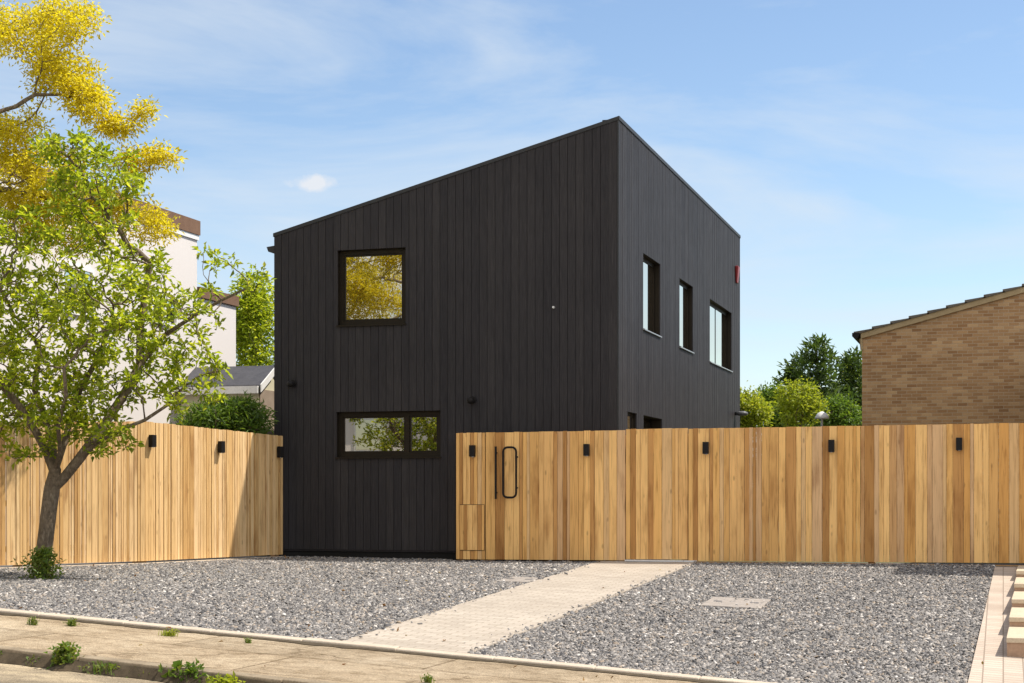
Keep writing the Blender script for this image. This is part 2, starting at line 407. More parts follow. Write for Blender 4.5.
# path and block border
PL0, PL1 = hit(597, 563), hit(352, 640); PR0, PR1 = hit(696, 563.8), hit(472, 654.5)
def line_at_y(a, b, Y): t = (Y-a.y)/(b.y-a.y); return a.x + (b.x-a.x)*t
pys = list(np.linspace(YK+.075, YF+.0, 16))
ribbon('path', [(line_at_y(PR0, PR1, y), y, g(line_at_y(PR0, PR1, y), y)+.022) for y in pys],
       [(line_at_y(PL0, PL1, y), y, g(line_at_y(PL0, PL1, y), y)+.022) for y in pys], M['path'], .06)
B0, B1 = hit(995.5, 566), hit(968.5, 683)
bys = list(np.linspace(YK+.075, 23.78, 16))
ribbon('paved_border', [(3.5, y, g(3.5, y)+.03) for y in bys],
       [(line_at_y(B0, B1, y), y, g(line_at_y(B0, B1, y), y)+.03) for y in bys], M['border'], .06)
# gravel: loose chippings
LF0 = at(283, 557, 26.7); LFB = at(145, 564, 24.0); LF1 = at(0, 569.5, 22.35)

def make_gravel(n):
    X = RNG.uniform(-15, .6, n); Y = YK + .09 + (24.6-YK-.1)*RNG.random(n)**1.25
    xl = np.where(Y > LFB.y, LF0.x + (LFB.x-LF0.x)*(Y-LF0.y)/(LFB.y-LF0.y), LFB.x + (LF1.x-LFB.x)*(Y-LFB.y)/(LF1.y-LFB.y)) + .06
    pl = PL0.x + (PL1.x-PL0.x)*(Y-PL0.y)/(PL1.y-PL0.y); pr = PR0.x + (PR1.x-PR0.x)*(Y-PR0.y)/(PR1.y-PR0.y)
    bl = B0.x + (B1.x-B0.x)*(Y-B0.y)/(B1.y-B0.y)
    jit = RNG.normal(0, .012, n)
    stray = np.where(RNG.random(n) < .035, np.abs(RNG.normal(0, .11, n)), 0)
    inpath = (X > pl+jit-.005+stray) & (X < pr+jit+.005-stray)
    ok = (X > xl) & ~inpath & (X < bl-.01+jit*.5) & ((Y < YF-.02) | (X < -8.4))
    X, Y = X[ok], Y[ok]; n = len(X)
    Z = np.array([g(x, y) for x, y in zip(X, Y)]) + np.where((X > pl[ok]) & (X < pr[ok]), .024, 0)
    s = np.exp(RNG.normal(math.log(.0125), .40, n)); s = np.clip(s, .008, .033)
    a = RNG.uniform(0, 2*np.pi, n); asp = RNG.uniform(.45, .95, n); th = s*RNG.uniform(.25, .6, n)
    base = np.array([[-1,-.8],[1,-.9],[.9,.8],[-.8,1]])
    P = np.zeros((n, 8, 3))
    for k in range(4):
        bx = s*(base[k,0]*RNG.uniform(.6,1.15,n)); by = s*asp*(base[k,1]*RNG.uniform(.6,1.15,n))
        P[:,k,0] = bx; P[:,k,1] = by; P[:,k,2] = -.5*th
        sh = RNG.uniform(.55,.95,n)
        P[:,k+4,0] = bx*sh; P[:,k+4,1] = by*sh; P[:,k+4,2] = th*RNG.uniform(.4,1.,n)
    tx = RNG.normal(0, .27, n); ty = RNG.normal(0, .27, n)
    zz = P[:,:,2] + P[:,:,0]*tx[:,None] + P[:,:,1]*ty[:,None]
    xx = P[:,:,0]*np.cos(a)[:,None] - P[:,:,1]*np.sin(a)[:,None]
    yy = P[:,:,0]*np.sin(a)[:,None] + P[:,:,1]*np.cos(a)[:,None]
    V = np.stack([xx+X[:,None], yy+Y[:,None], zz+(Z+RNG.uniform(.0,.016,n))[:,None]], -1).reshape(-1, 3)
    fb = np.array([(4,5,6,7),(0,1,5,4),(1,2,6,5),(2,3,7,6),(3,0,4,7)])
    Fc = (fb[None] + (np.arange(n)*8)[:,None,None]).reshape(-1, 4)
    o = mesh_obj('gravel', V, Fc, M['chips'])
    return tag(o, 'loose grey slate chippings covering the driveway', 'gravel', kind='stuff')
make_gravel(360000)

# inspection covers in the gravel
def cover(px0, px1, py0, py1, label):
    a, b, c = hit(px0, py1), hit(px1, py1), hit((px0+px1)/2, py0)
    cx = (a.x+b.x)/2; y0 = a.y; y1 = c.y; w = (b.x-a.x)/2
    z = lambda x, y: g(x, y) + .024
    t = thing('inspection_cover', label, 'inspection cover', (cx, (y0+y1)/2, z(cx, y0)))
    def slab(x0, x1, ya, yb, up, mat, name):
        P = [(x0,ya),(x1,ya),(x1,yb),(x0,yb)]
        return MB().hexa([(x, y, z(x,y)-.05) for x, y in P]+[(x, y, z(x,y)+up) for x, y in P]).build(name, mat, t, bevel=.006)
    slab(cx-w, cx+w, y0, y1, 0, M['cover'], 'lid')
    for sx in (-1, 1):
        ym = (y0+y1)/2
        slab(cx+sx*w*.62-.05, cx+sx*w*.62+.05, ym-.03, ym+.03, .006, M['grey_plastic'], 'lifting_slot')
cover(700, 764, 599.5, 607, 'pale rectangular inspection cover set in the gravel on the right of the path')
cover(497, 531, 578.5, 582.5, 'small pale inspection cover in the gravel on the left of the path')

# ------------------------------------------------------------------ timber fences
def board_run(M4, length, z0f, z1f, mat, parent, widths, seed, name='boards', thick=.021, x_start=0., gap=.0026, dj=.006):
    rnd = random.Random(seed); mb = MB(); x = x_start
    while x < length - .01:
        w = rnd.choice(widths)*rnd.uniform(.93, 1.07)
        if x + w > length - .03: w = length - x
        dy = rnd.uniform(-dj, dj); gp = gap
        x0, x1 = x+gp, x+w-gp
        tz = rnd.uniform(-.004, .004)
        vs = [(x0,dy,z0f(x0)),(x1,dy,z0f(x1)),(x1,dy+thick,z0f(x1)),(x0,dy+thick,z0f(x0)),
              (x0,dy,z1f(x0)+tz),(x1,dy,z1f(x1)+tz),(x1,dy+thick,z1f(x1)+tz),(x0,dy+thick,z1f(x0)+tz)]
        mb.hexa([M4 @ Vector(p) for p in vs]); x += w
    return mb.build(name, mat, parent)
def rails(M4, x0, x1, zb, zt, parent, step=1.9):
    for z in (zb+.28, (zb+zt)/2, zt-.25):
        MB().box(x0+.02, x1-.02, .034, .075, z-.04, z+.04, M4).build('rail', M['cedar_rail'], parent)
    n = max(1, int((x1-x0)/step))
    for k in range(n+1):
        x = x0+.06 + (x1-x0-.12)*k/n
        MB().box(x-.05, x+.05, .079, .17, zb-.3, zt-.06, M4).build('post', M['cedar_rail'], parent)
W1 = [.05, .06, .07, .08, .095, .11, .13, .15]; W0 = [.036, .045, .055, .065, .08, .095]
# front line: X at pixel columns
fx = lambda px: onY(px, 495, YF).x
FM = Matrix.Translation((0, YF, 0))
XA, XB, XC, XD, XE = fx(456), fx(485.3), fx(625.5), fx(688), .86
ftop = lambda x: ZC + .975 + .0055*(x - XA)
fbot = lambda x: g(x, YF) + .035
t = thing('timber_fence', 'narrow cedar end panel with a square hatch beside the black house', 'fence panel', (XA, YF, g(XA, YF)))
hx0, hx1 = fx(460), fx(484.5); hz1 = onY(472, 505, YF).z; hz0 = onY(472, 550, YF).z
hb = board_run(FM, XB-.004, fbot, ftop, M['cedar'], t, [.06, .075, .09], 4, x_start=XA)
hatch = board_run(Matrix.Translation((0, YF-.012, 0)), hx1-.004, lambda x: hz0, lambda x: hz1, M['cedar'], t, [.06, .075, .09], 14, 'hatch_door', .012, hx0+.004)
MB().box(hx0-.004, hx1+.002, YF-.0055, YF-.0045, hz1+.003, hz1+.010).box(hx0-.004, hx1+.002, YF-.0055, YF-.0045, hz0-.010, hz0-.003).box(hx1-.001, hx1+.005, YF-.0065, YF-.0058, hz0, hz1).build('shadow_gap', M['black_back'], t)
rails(FM, XA, XB, g(XA, YF), ftop(XA), t)
# side return of that panel to the house
MB().box(XA+.002, XA+.024, YF+.03, 24.72, g(XA, YF)+.03, ftop(XA)-.01).build('side_board', M['cedar'], t)
t = thing('timber_gate', 'wide cedar gate with black pull handles left of the path', 'gate', (XB, YF, g(XB, YF)))
board_run(FM, XC-.006, fbot, ftop, M['cedar'], t, W1, 11, x_start=XB+.004)
rails(FM, XB, XC, g(XB, YF), ftop(XB), t, 2.3)
def pull(px0, px1, py0, py1, parent, w=.017):
    x0, x1 = fx(px0), fx(px1); z1 = onY(px0, py0, YF).z; z0 = onY(px0, py1, YF).z; r = .07; y = YF-.075
    pts = []
    for cx, cz, a0 in ((x1-r, z1-r, 0), (x0+r, z1-r, 90), (x0+r, z0+r, 180), (x1-r, z0+r, 270)):
        for k in range(5):
            a = R(a0 + k*22.5); pts.append((cx+r*math.cos(a), y, cz+r*math.sin(a)))
    h = MB().tube(pts, w, 8, closed=True).build('pull_handle', M['lamp'], parent, smooth=True)
    for z in (z0+.15, z1-.15): MB().tube([(x1, y, z), (x1, YF+.006, z)], .012, 8).build('standoff', M['lamp'], h, smooth=True)
pull(504.5, 517.5, 447.5, 497.5, t)
bx = fx(496.8); bz1 = onY(495, 446.5, YF).z; bz0 = onY(495, 499, YF).z
h = MB().box(bx-.014, bx+.014, YF-.075, YF-.04, bz0, bz1).build('pull_bar', M['lamp'], t, bevel=.004)
for z in (bz0+.1, bz1-.1): MB().box(bx-.009, bx+.009, YF-.0395, YF+.006, z-.012, z+.012).build('standoff', M['lamp'], h)
t = thing('timber_gate', 'single cedar gate leaf at the end of the path above a pale threshold', 'gate', (XC, YF, g(XC, YF)))
board_run(FM, XD-.006, lambda x: fbot(x)+.02, lambda x: ftop(x)+.015, M['cedar'], t, W1, 21, x_start=XC+.006)
rails(FM, XC, XD, g(XC, YF), ftop(XC), t)
MB().box(XC+.01, fx(697), YF-.10, YF+.02, g(XC, YF)+.0255, g(XC, YF)+.048).build('threshold', M['steel'], t)
t = thing('timber_fence', 'long cedar fence right of the path in front of the brick house', 'fence', (XD, YF, g(XD, YF)))
board_run(FM, XE, fbot, lambda x: ftop(x)+.005, M['cedar'], t, W1, 33, x_start=XD+.004)
rails(FM, XD, XE, g(XD, YF), ftop(XD), t)
MB().box(XD+.02, XE-.02, YF+.0, YF+.03, g(XD, YF)-.08, g(XD, YF)+.03).build('gravel_board', M['cedar_rail'], t)
# left boundary fence: two straight lengths meeting at a slight bend
FP = [(LF0, 1.0, .965), (LFB, 1.0, 1.086), (LF1, 1.0, .985)]
dd = (LF1-LFB).normalized(); LF2 = LF1 + dd*5.5
t = thing('timber_fence', 'pale sunlit cedar fence running back to the black house behind the tree', 'fence', (LFB.x, LFB.y, g(LFB.x, LFB.y)))
RUNS = []
for a, b, za, zb, sd in ((LFB, LF0, 1.086, .968, 5), (LF2, LFB, .80, 1.086, 8)):
    d = Vector((b.x-a.x, b.y-a.y, 0)); Ln = d.length; d.normalize()
    LM = Matrix.Translation((a.x, a.y, 0)) @ Matrix.Rotation(math.atan2(d.y, d.x), 4, 'Z')
    RUNS.append((a, d, Ln, LM))
    gz = lambda x, a=a, d=d: g(a.x+d.x*x, a.y+d.y*x)
    board_run(LM, Ln, lambda x: gz(x)+.05, lambda x: ZC + za + (zb-za)*x/Ln, M['cedar_pale'], t, W0, sd, gap=.0048, dj=.009)
    rails(LM, 0, Ln, ZC-1.03, ZC+min(za, zb), t)
    n_ = 12; m = MB()
    for k in range(n_):
        x0, x1 = Ln*k/n_, Ln*(k+1)/n_
        P = [LM @ Vector(p) for p in ((x0,-.13,gz(x0)+.02),(x1,-.13,gz(x1)+.02),(x1,-.004,gz(x1)+.024),(x0,-.004,gz(x0)+.024))]
        m.hexa([p-Vector((0,0,.2)) for p in P]+P)
    struct(m.build('fence_edging', M['edging']))

# wall lamps
def lamp_proto(label):
    t = thing('wall_lamp', label, 'wall lamp', (0,0,0), 'black lamps along the fences')
    MB().box(-.038, .038, -.008, 0, -.07, .07).build('back_plate', M['lamp'], t)
    b = MB().box(-.043, .043, -.085, -.0085, -.09, .09).build('body', M['lamp'], t, bevel=.004)
    MB().lathe([(.032, 0), (.032, .006)], (0, -.046, -.0965), 12).build('lens', M['lens'], t)
    return t
def copy_tree(o, parent=None):
    c = o.copy(); COL.objects.link(c); c.parent = parent
    for ch in [x for x in COL.objects if x.parent == o]: copy_tree(ch, c)
    return c
lp = None
spots = [(472, 451, 'F', 'small black box lamp on the cedar end panel above the hatch'),
         (586, 450, 'F', 'small black box lamp on the wide gate right of its handles'),
         (705, 448, 'F', 'small black box lamp on the long fence next to the single gate leaf'),
         (830.5, 446, 'F', 'small black box lamp on the long fence below the conifers'),
         (958, 444, 'F', 'small black box lamp on the long fence below the brick gable'),
         (150, 441, 'L', 'small black box lamp half behind the tree branches on the pale fence'),
         (219, 447, 'L', 'small black box lamp in the sun at the middle of the pale fence'),
         (278, 452, 'L', 'small black box lamp in shade at the house end of the pale fence')]
for px, py, w, lab in spots:
    if lp is None: o = lp = lamp_proto(lab)
    else: o = copy_tree(lp); o['label'] = lab
    if w == 'F':
        p = onY(px+1.2, py, YF-.006); o.location = p
    else:
        rx, ry = ray(px)
        a, dv, Ln, LM = RUNS[0]
        d = (a.x*dv.y - a.y*dv.x)/(rx*dv.y - ry*dv.x)
        o.location = at(px, py, d) + Vector((dv.y, -dv.x, 0))*.007; o.rotation_euler.z = math.atan2(dv.y, dv.x)

# ------------------------------------------------------------------ the black house
YH = 24.75
XL = onY(274, 300, YH).x; XR = onY(618.5, 300, YH).x
ZTR = onY(618.5, 117, YH).z; ZTL = onY(274, 234, YH).z
YB = onX(740, 300, XR).y
ZB = g(-8, 25) - .02
roofz = lambda x: ZTL + (ZTR-ZTL)*(x-XL)/(XR-XL)
house = thing('house', 'two storey house clad in black timber with a single sloping roof', 'house', (XL, YH, ZB))
def clad(opens, u0, u1, topf, place, seed, bw=.132):
    """boards + backing for a wall in local (u, z); place(u, depth, z) -> world"""
    mb = MB()
    def solid(ua, ub, za, zb, d0, d1, zb2=None):
        zb2 = zb if zb2 is None else zb2
        mb.hexa([place(ua,d0,za), place(ub,d0,za), place(ub,d1,za), place(ua,d1,za),
                 place(ua,d0,zb), place(ub,d0,zb2), place(ub,d1,zb2), place(ua,d1,zb)])
    def spans(ua, ub, base):
        segs = [(base, None)]
        for (a, b, c, d) in opens:
            if a < ub-1e-4 and b > ua+1e-4:
                new = []
                for (lo, hi) in segs:
                    if hi is not None and (c >= hi or d <= lo): new.append((lo, hi)); continue
                    if d <= lo: new.append((lo, hi)); continue
                    if c > lo: new.append((lo, c))
                    new.append((d, hi))
                segs = new
        return segs
    # backing in columns
    cuts = sorted(set([u0, u1] + [e for o in opens for e in o[:2]]))
    for ua, ub in zip(cuts[:-1], cuts[1:]):
        for lo, hi in spans(ua, ub, ZB+.14):
            if hi is None: solid(ua, ub, lo, topf(ua)-.03, .024, .26, topf(ub)-.03)
            else: solid(ua, ub, lo, hi, .024, .26)
    n = round((u1-u0)/bw); rnd = random.Random(seed)
    for k in range(n):
        a = u0+(u1-u0)*k/n; b = u0+(u1-u0)*(k+1)/n
        cs = sorted(set([a, b] + [e for o in opens for e in o[:2] if a < e < b]))
        jd = rnd.uniform(-.0015, .0015)
        for ua, ub in zip(cs[:-1], cs[1:]):
            if ub-ua < .004: continue
            ga = .0035 if ua == a else 0; gb = .0035 if ub == b else 0
            for lo, hi in spans(ua, ub, ZB+.17):
                if hi is None: solid(ua+ga, ub-gb, lo, topf(ua+ga)-.01, jd, .022, topf(ub-gb)-.01)
                else: solid(ua+ga, ub-gb, lo, hi, jd, .022)
    return mb
def fwin(px0, px1, py0, py1):
    a, b = onY(px0, (py0+py1)/2, YH), onY(px1, (py0+py1)/2, YH); pm = (px0+px1)/2
    return (a.x, b.x, onY(pm, py1, YH).z, onY(pm, py0, YH).z)
FO = [fwin(337.5, 405.5, 248.8, 324.5), fwin(336.5, 440.5, 411.2, 457)]
def swin(px0, px1, pyt, pyb):
    a, b = onX(px0, 300, XR), onX(px1, 300, XR)
    return (a.y-YH, b.y-YH, onX(px0, pyb, XR).z, onX(px0, pyt, XR).z)
SO = [swin(643.2, 660.3, 252.8, 328.6), swin(679.6, 692.9, 278, 346.5), swin(709.8, 731.6, 298.5, 361.5)]
a = swin(627.6, 636.6, 411.5, 470); b_ = swin(643.6, 662, 415, 470)
SO += [(a[0], a[1], a[3]-2.0, a[3]), (b_[0], b_[1], a[3]-1.2, a[3])]
fplace = lambda u, d, z: (u, YH+d, z)
splace = lambda u, d, z: (XR-d, YH+u, z)
clad(FO, XL, XR-.024, roofz, fplace, 1).build('wall', M['black'], house)
clad(SO, .0, YB-YH, lambda u: ZTR, splace, 2).build('wall', M['black'], house)
# left and rear walls
MB().box(XL, XL+.25, YH+.262, YB-.26, ZB, ZTL-.03).build('wall', M['black'], house)
MB().hexa([(XL+.0,YB-.255,ZB),(XR-.262,YB-.255,ZB),(XR-.262,YB,ZB),(XL,YB,ZB),(XL,YB-.255,ZTL-.03),(XR-.262,YB-.255,roofz(XR-.262)-.03),(XR-.262,YB,roofz(XR-.262)-.03),(XL,YB,ZTL-.03)]).build('wall', M['black'], house)
MB().box(XL+.05, XR-.05, YH+.05, YH+.2, ZB-.2, ZB+.135).box(XR-.2, XR-.05, YH+.21, YB-.05, ZB-.2, ZB+.135).build('plinth', M['black_back'], house)
# roof slab + edge trim
def roofslab(x0, x1, y0, y1, lo, hi):
    return [(x0,y0,roofz(x0)+lo),(x1,y0,roofz(x1)+lo),(x1,y1,roofz(x1)+lo),(x0,y1,roofz(x0)+lo),(x0,y0,roofz(x0)+hi),(x1,y0,roofz(x1)+hi),(x1,y1,roofz(x1)+hi),(x0,y1,roofz(x0)+hi)]
MB().hexa(roofslab(XL+.03, XR-.03, YH+.03, YB-.03, -.02, .004)).build('roof', M['felt'], house)
m = MB().hexa(roofslab(XL-.012, XR+.014, YH-.012, YH+.026, -.045, .014)).hexa(roofslab(XR-.022, XR+.014, YH+.0265, YB+.01, -.045, .014))
m.hexa(roofslab(XL-.012, XL+.026, YH+.0265, YB+.01, -.045, .014)); m.build('roof_edge_trim', M['trim'], house)
MB().box(XR-.020, XR+.006, YH-.006, YH+.02, ZB+.17, ZTR-.047).build('corner_trim', M['trim'], house)
# gutter hopper sticking out at the left eave
hp = onY(270, 249, YH+.15)
MB().hexa([(XL-.13,YH+.05,hp.z-.06),(XL+.01,YH+.05,hp.z-.1),(XL+.01,YH+.25,hp.z-.1),(XL-.13,YH+.25,hp.z-.06),(XL-.16,YH+.05,hp.z+.02),(XL+.01,YH+.05,hp.z+.04),(XL+.01,YH+.25,hp.z+.04),(XL-.16,YH+.25,hp.z+.02)]).build('rain_spout', M['trim'], house)
def window(o, place, panes, sill_mat, fw=.07, sl=.045, reveal=.085, inset=.03):
    u0, u1, z0, z1 = o
    P = lambda *a: Vector(place(*a))
    def bar(mb, ua, ub, za, zb, d0, d1):
        mb.hexa([P(ua,d0,za),P(ub,d0,za),P(ub,d1,za),P(ua,d1,za),P(ua,d0,zb),P(ub,d0,zb),P(ub,d1,zb),P(ua,d1,zb)])
    w = MB(); e = .003
    bar(w, u0+e, u1-e, z0+e, z0+fw, reveal, reveal+.07); bar(w, u0+e, u1-e, z1-fw, z1-e, reveal, reveal+.07)
    bar(w, u0+e, u0+fw, z0+fw, z1-fw, reveal, reveal+.07); bar(w, u1-fw, u1-e, z0+fw, z1-fw, reveal, reveal+.07)
    x = u0+fw; inner = u1-u0-2*fw; mul = fw*.9
    tot = inner - mul*(len(panes)-1); rects = []
    for i, p in enumerate(panes):
        rects.append((x, x+tot*p)); x += tot*p
        if i < len(panes)-1: bar(w, x, x+mul, z0+fw, z1-fw, reveal, reveal+.07); x += mul
    win = w.build('window', M['frame'], house)
    for ra, rb in rects:
        s = MB(); t_ = .028
        bar(s, ra+.003, rb-.003, z0+fw+.003, z0+fw+t_, reveal+min(.012, inset*.6), reveal+.06); bar(s, ra+.003, rb-.003, z1-fw-t_, z1-fw-.003, reveal+min(.012, inset*.6), reveal+.06)
        bar(s, ra+.003, ra+t_, z0+fw+t_, z1-fw-t_, reveal+min(.012, inset*.6), reveal+.06); bar(s, rb-t_, rb-.003, z0+fw+t_, z1-fw-t_, reveal+min(.012, inset*.6), reveal+.06)
        s.build('sash', M['frame'], win)
        g_ = MB(); bar(g_, ra+t_, rb-t_, z0+fw+t_, z1-fw-t_, reveal+inset, reveal+inset+.015); g_.build('pane', M['glass'], win)
    s = MB(); bar(s, u0-sl*.3, u1+sl*.3, z0-.022, z0-.002, -.03, reveal-.002); s.build('sill', sill_mat, win)
    # dark reveal lining
    r = MB(); bar(r, u0, u0+.0025, z0, z1, .0225, reveal-.001)
    bar(r, u1-.0025, u1, z0, z1, .0225, reveal-.001); bar(r, u0+.003, u1-.003, z1-.0025, z1, .0225, reveal-.001); r.build('reveal', M['frame'], win)
window(FO[0], fplace, [1], M['frame'], .075)
window(FO[1], fplace, [.69, .31], M['frame'], .075)
print('SIDE', [(round(o[1]-o[0],2), round(o[3]-o[2],2)) for o in SO], XL, XR, YB, ZTR, ZTL)
for i, o in enumerate(SO): window(o, splace, [.47, .53] if i == 2 else [1], M['sill'], .035, reveal=(.105, .09, .105, .05, .20)[i], inset=.008)

# things on the house walls
def camera_dome(px, py, label):
    p = onY(px, py, YH); t = thing('security_light', label, 'wall light', p)
    MB().lathe([(.06, 0), (.06, .02)], (0,0,0), 16)
    m = MB(); m.tube([p, p+Vector((0,-.03,0))], .06, 14); m.build('mount', M['lamp'], t, smooth=False)
    m = MB(); m.tube([p+Vector((0,-.03,0)), p+Vector((0,-.10,-.012))], [.03,.03], 10); m.build('stem', M['lamp'], t)
    m = MB().lathe([(.012,-.06),(.045,-.045),(.058,-.01),(.055,.03),(.02,.045)], p+Vector((0,-.125,-.01)), 14); m.build('head', M['lamp'], t, smooth=True)
camera_dome(293.5, 383.5, 'small round black camera on the house wall above the pale fence')
camera_dome(473, 400, 'small round black camera on the house wall above the hatch panel')
p = onY(554, 307.5, YH); t = thing('vent_stub', 'tiny pale pipe stub in the middle of the black front wall', 'pipe', p)
MB().tube([p+Vector((0,.0,0)), p+Vector((0,-.05,0))], .018, 10).build('pipe', M['steel'], t)
p = onX(736.0, 275, XR); t = thing('alarm_box', 'red burglar alarm box high on the side wall near its far corner', 'alarm', p)
m = MB(); c = p
hw, hh = .16, .19
m.hexa([(XR+.002,c.y-hw*.55,c.z-hh),(XR+.04,c.y-hw*.5,c.z-hh),(XR+.04,c.y+hw*.5,c.z-hh),(XR+.002,c.y+hw*.55,c.z-hh),
        (XR+.002,c.y-hw,c.z+hh),(XR+.075,c.y-hw*.9,c.z+hh),(XR+.075,c.y+hw*.9,c.z+hh),(XR+.002,c.y+hw,c.z+hh)])
m.build('cover', M['red'], t, bevel=.02)
MB().box(XR+.0, XR+.0018, c.y-hw-.01, c.y+hw+.01, c.z-hh*.9, c.z+hh-.01).build('back_plate', M['lamp'], t)
p = onX(735, 413.5, XR); t = thing('bulkhead_light', 'small grey outside light low on the side wall by the trees', 'wall light', p)
MB().box(XR, XR+.10, p.y-.05, p.y+.05, p.z-.04, p.z+.03).build('bracket', M['lamp'], t)
MB().lathe([(.09,-.05),(.13,-.03),(.13,.02),(.06,.05)], (XR+.16, p.y, p.z), 14).build('shade', M['grey_plastic'], t, smooth=True)

# ------------------------------------------------------------------ brick house on the right
YBR = 33.5
bl = onY(862, 334, YBR); br = onY(1024, 288, YBR); sl = (br.z-bl.z)/(br.x-bl.x)
bz0 = zF(0)-.1
bh = thing('brick_house', 'brown brick house with a rising gable behind the long fence', 'house', (bl.x, YBR, bz0))
RX = bl.x + 6.2; RZ = bl.z + sl*6.2
EX = RX + 6.2
m = MB(); L = 7.
m.add([(bl.x,YBR,bz0),(EX,YBR,bz0),(EX,YBR,bl.z),(RX,YBR,RZ),(bl.x,YBR,bl.z),
       (bl.x,YBR+L,bz0),(EX,YBR+L,bz0),(EX,YBR+L,bl.z),(RX,YBR+L,RZ),(bl.x,YBR+L,bl.z)],
      [(0,1,2,3,4),(9,8,7,6,5),(0,5,6,1),(1,6,7,2),(2,7,8,3),(3,8,9,4),(4,9,5,0)])
m.build('wall', M['brick'], bh)
def slope_slab(mb, x0, x1, y0, y1, lo, hi, zf):
    mb.hexa([(x0,y0,zf(x0)+lo),(x1,y0,zf(x1)+lo),(x1,y1,zf(x1)+lo),(x0,y1,zf(x0)+lo),(x0,y0,zf(x0)+hi),(x1,y0,zf(x1)+hi),(x1,y1,zf(x1)+hi),(x0,y1,zf(x0)+hi)])
zl = lambda x: bl.z + sl*(x-bl.x); zr = lambda x: RZ - sl*(x-RX)
m = MB(); slope_slab(m, bl.x-.02, RX, YBR-.05, YBR-.002, -.09, .02, zl); slope_slab(m, RX+.002, EX+.1, YBR-.05, YBR-.002, -.09, .02, zr)
m.build('verge', M['verge'], bh)
m = MB(); x = bl.x-.16
while x < RX-.05:      # tile courses, each lapping the one below
    x1 = min(x+.40, RX)
    y = YBR-.075
    m.hexa([(x,y,zl(x)+.022),(x1,y,zl(x1)+.022-.0),(x1,YBR+L+.05,zl(x1)+.022),(x,YBR+L+.05,zl(x)+.022),
            (x,y,zl(x)+.085),(x1,y,zl(x1)+.04),(x1,YBR+L+.05,zl(x1)+.04),(x,YBR+L+.05,zl(x)+.085)]); x += .36
slope_slab(m, RX+.01, EX+.16, YBR-.075, YBR+L+.05, .022, .07, zr)
m.build('roof', M['tile'], bh)
m = MB(); 
prof = [(-.17,.02),(-.17,-.05),(-.12,-.09),(-.07,-.09),(-.03,-.05),(-.03,.02)]
n = len(prof)
vs = [(bl.x+a-.02, YBR-.09, bl.z+b) for a, b in prof] + [(bl.x+a-.02, YBR+L, bl.z+b) for a, b in prof]
m.add(vs, [tuple(reversed(range(n))), tuple(range(n, 2*n))] + [(i, i+1, n+i+1, n+i) for i in range(n-1)] + [(n-1, 0, n, 2*n-1)])
m.build('gutter', M['lamp'], bh)
m = MB().tube([(bl.x-.02, YBR-.035, bl.z-.1), (bl.x+.0, YBR-.035, bl.z-.32)], .03, 8); m.build('downpipe', M['verge'], bh)
# unseen brick wing, added and sized to throw the shadow across the gravel
WX0, WX1, WY0 = .9, 6.2, 23.82; WZ = zF(0)+3.75
wz = lambda x: WZ + .26*(x-WX0)
MB().hexa([(WX0,WY0,bz0-.6),(WX1,WY0,bz0-.6),(WX1,YBR-.1,bz0),(WX0,YBR-.1,bz0),(WX0,WY0,wz(WX0)),(WX1,WY0,wz(WX1)),(WX1,YBR-.1,wz(WX1)),(WX0,YBR-.1,wz(WX0))]).build('added_shadow_wing', M['brick'], bh)
m = MB(); slope_slab(m, WX0-.03, WX1, WY0-.04, YBR-.12, .003, .06, wz); m.build('added_shadow_wing_roof', M['tile'], bh)

# steps beside the drive
sy = [(1007,659.5,22),(1009.5,638,21),(1012,617,18),(1014.5,599,15.5),(1016.5,583,12.3)]
gp = [hit(px, py) for px, py, _ in sy]
st = thing('garden_steps', 'flight of broad shallow steps with buff tops at the right edge', 'steps', gp[0])
end = hit(1018.5, 569)
for i, (px, py, hpx) in enumerate(sy):
    p = gp[i]; d = p.y/ray(px)[1]; h = hpx/F*d
    q = gp[i+1] if i < 4 else end
    zt = p.z + h
    x0 = p.x; x0b = q.x
    so = MB().hexa([(x0,p.y,p.z-.3),(x0+1.6,p.y,p.z-.3),(x0b+1.6,q.y-.002,p.z-.3),(x0b,q.y-.002,p.z-.3),
               (x0,p.y,zt-.052),(x0+1.6,p.y,zt-.052),(x0b+1.6,q.y-.002,zt-.052),(x0b,q.y-.002,zt-.052)]).build('step', M['step_brick'], st)
    MB().hexa([(x0-.006,p.y-.012,zt-.05),(x0+1.6,p.y-.012,zt-.05),(x0b+1.6,q.y-.004,zt-.05),(x0b-.006,q.y-.004,zt-.05),
               (x0-.006,p.y-.012,zt),(x0+1.6,p.y-.012,zt),(x0b+1.6,q.y-.004,zt),(x0b-.006,q.y-.004,zt)]).build('tread', M['step_top'], so, bevel=.006)

# ------------------------------------------------------------------ left neighbours
XW = -15.2
pe = onX(197, 221, XW); pl_ = onX(236, 296.5, XW)
wb0 = zF(-15)-.1
wh = thing('white_house', 'tall white rendered house with brown fascia behind the tree', 'house', (XW, pe.y, wb0))
MB().box(XW-9, XW, 22.2, pe.y, wb0, pe.z-.30).build('wall', M['white'], wh)
MB().box(XW-6, XW-.002, pe.y+.003, pl_.y, wb0, pl_.z-.21).build('wall', M['white'], wh)
MB().box(XW-9.05, XW+.05, 22.1, pe.y+.05, pe.z-.28, pe.z).build('fascia', M['brown_fascia'], wh)
MB().box(XW-9.0, XW+.03, 22.12, pe.y+.03, pe.z-.38, pe.z-.285).build('soffit', M['white_paint'], wh)
MB().box(XW-6.05, XW+.045, pe.y+.055, pl_.y+.05, pl_.z-.205, pl_.z).build('fascia', M['brown_fascia'], wh)
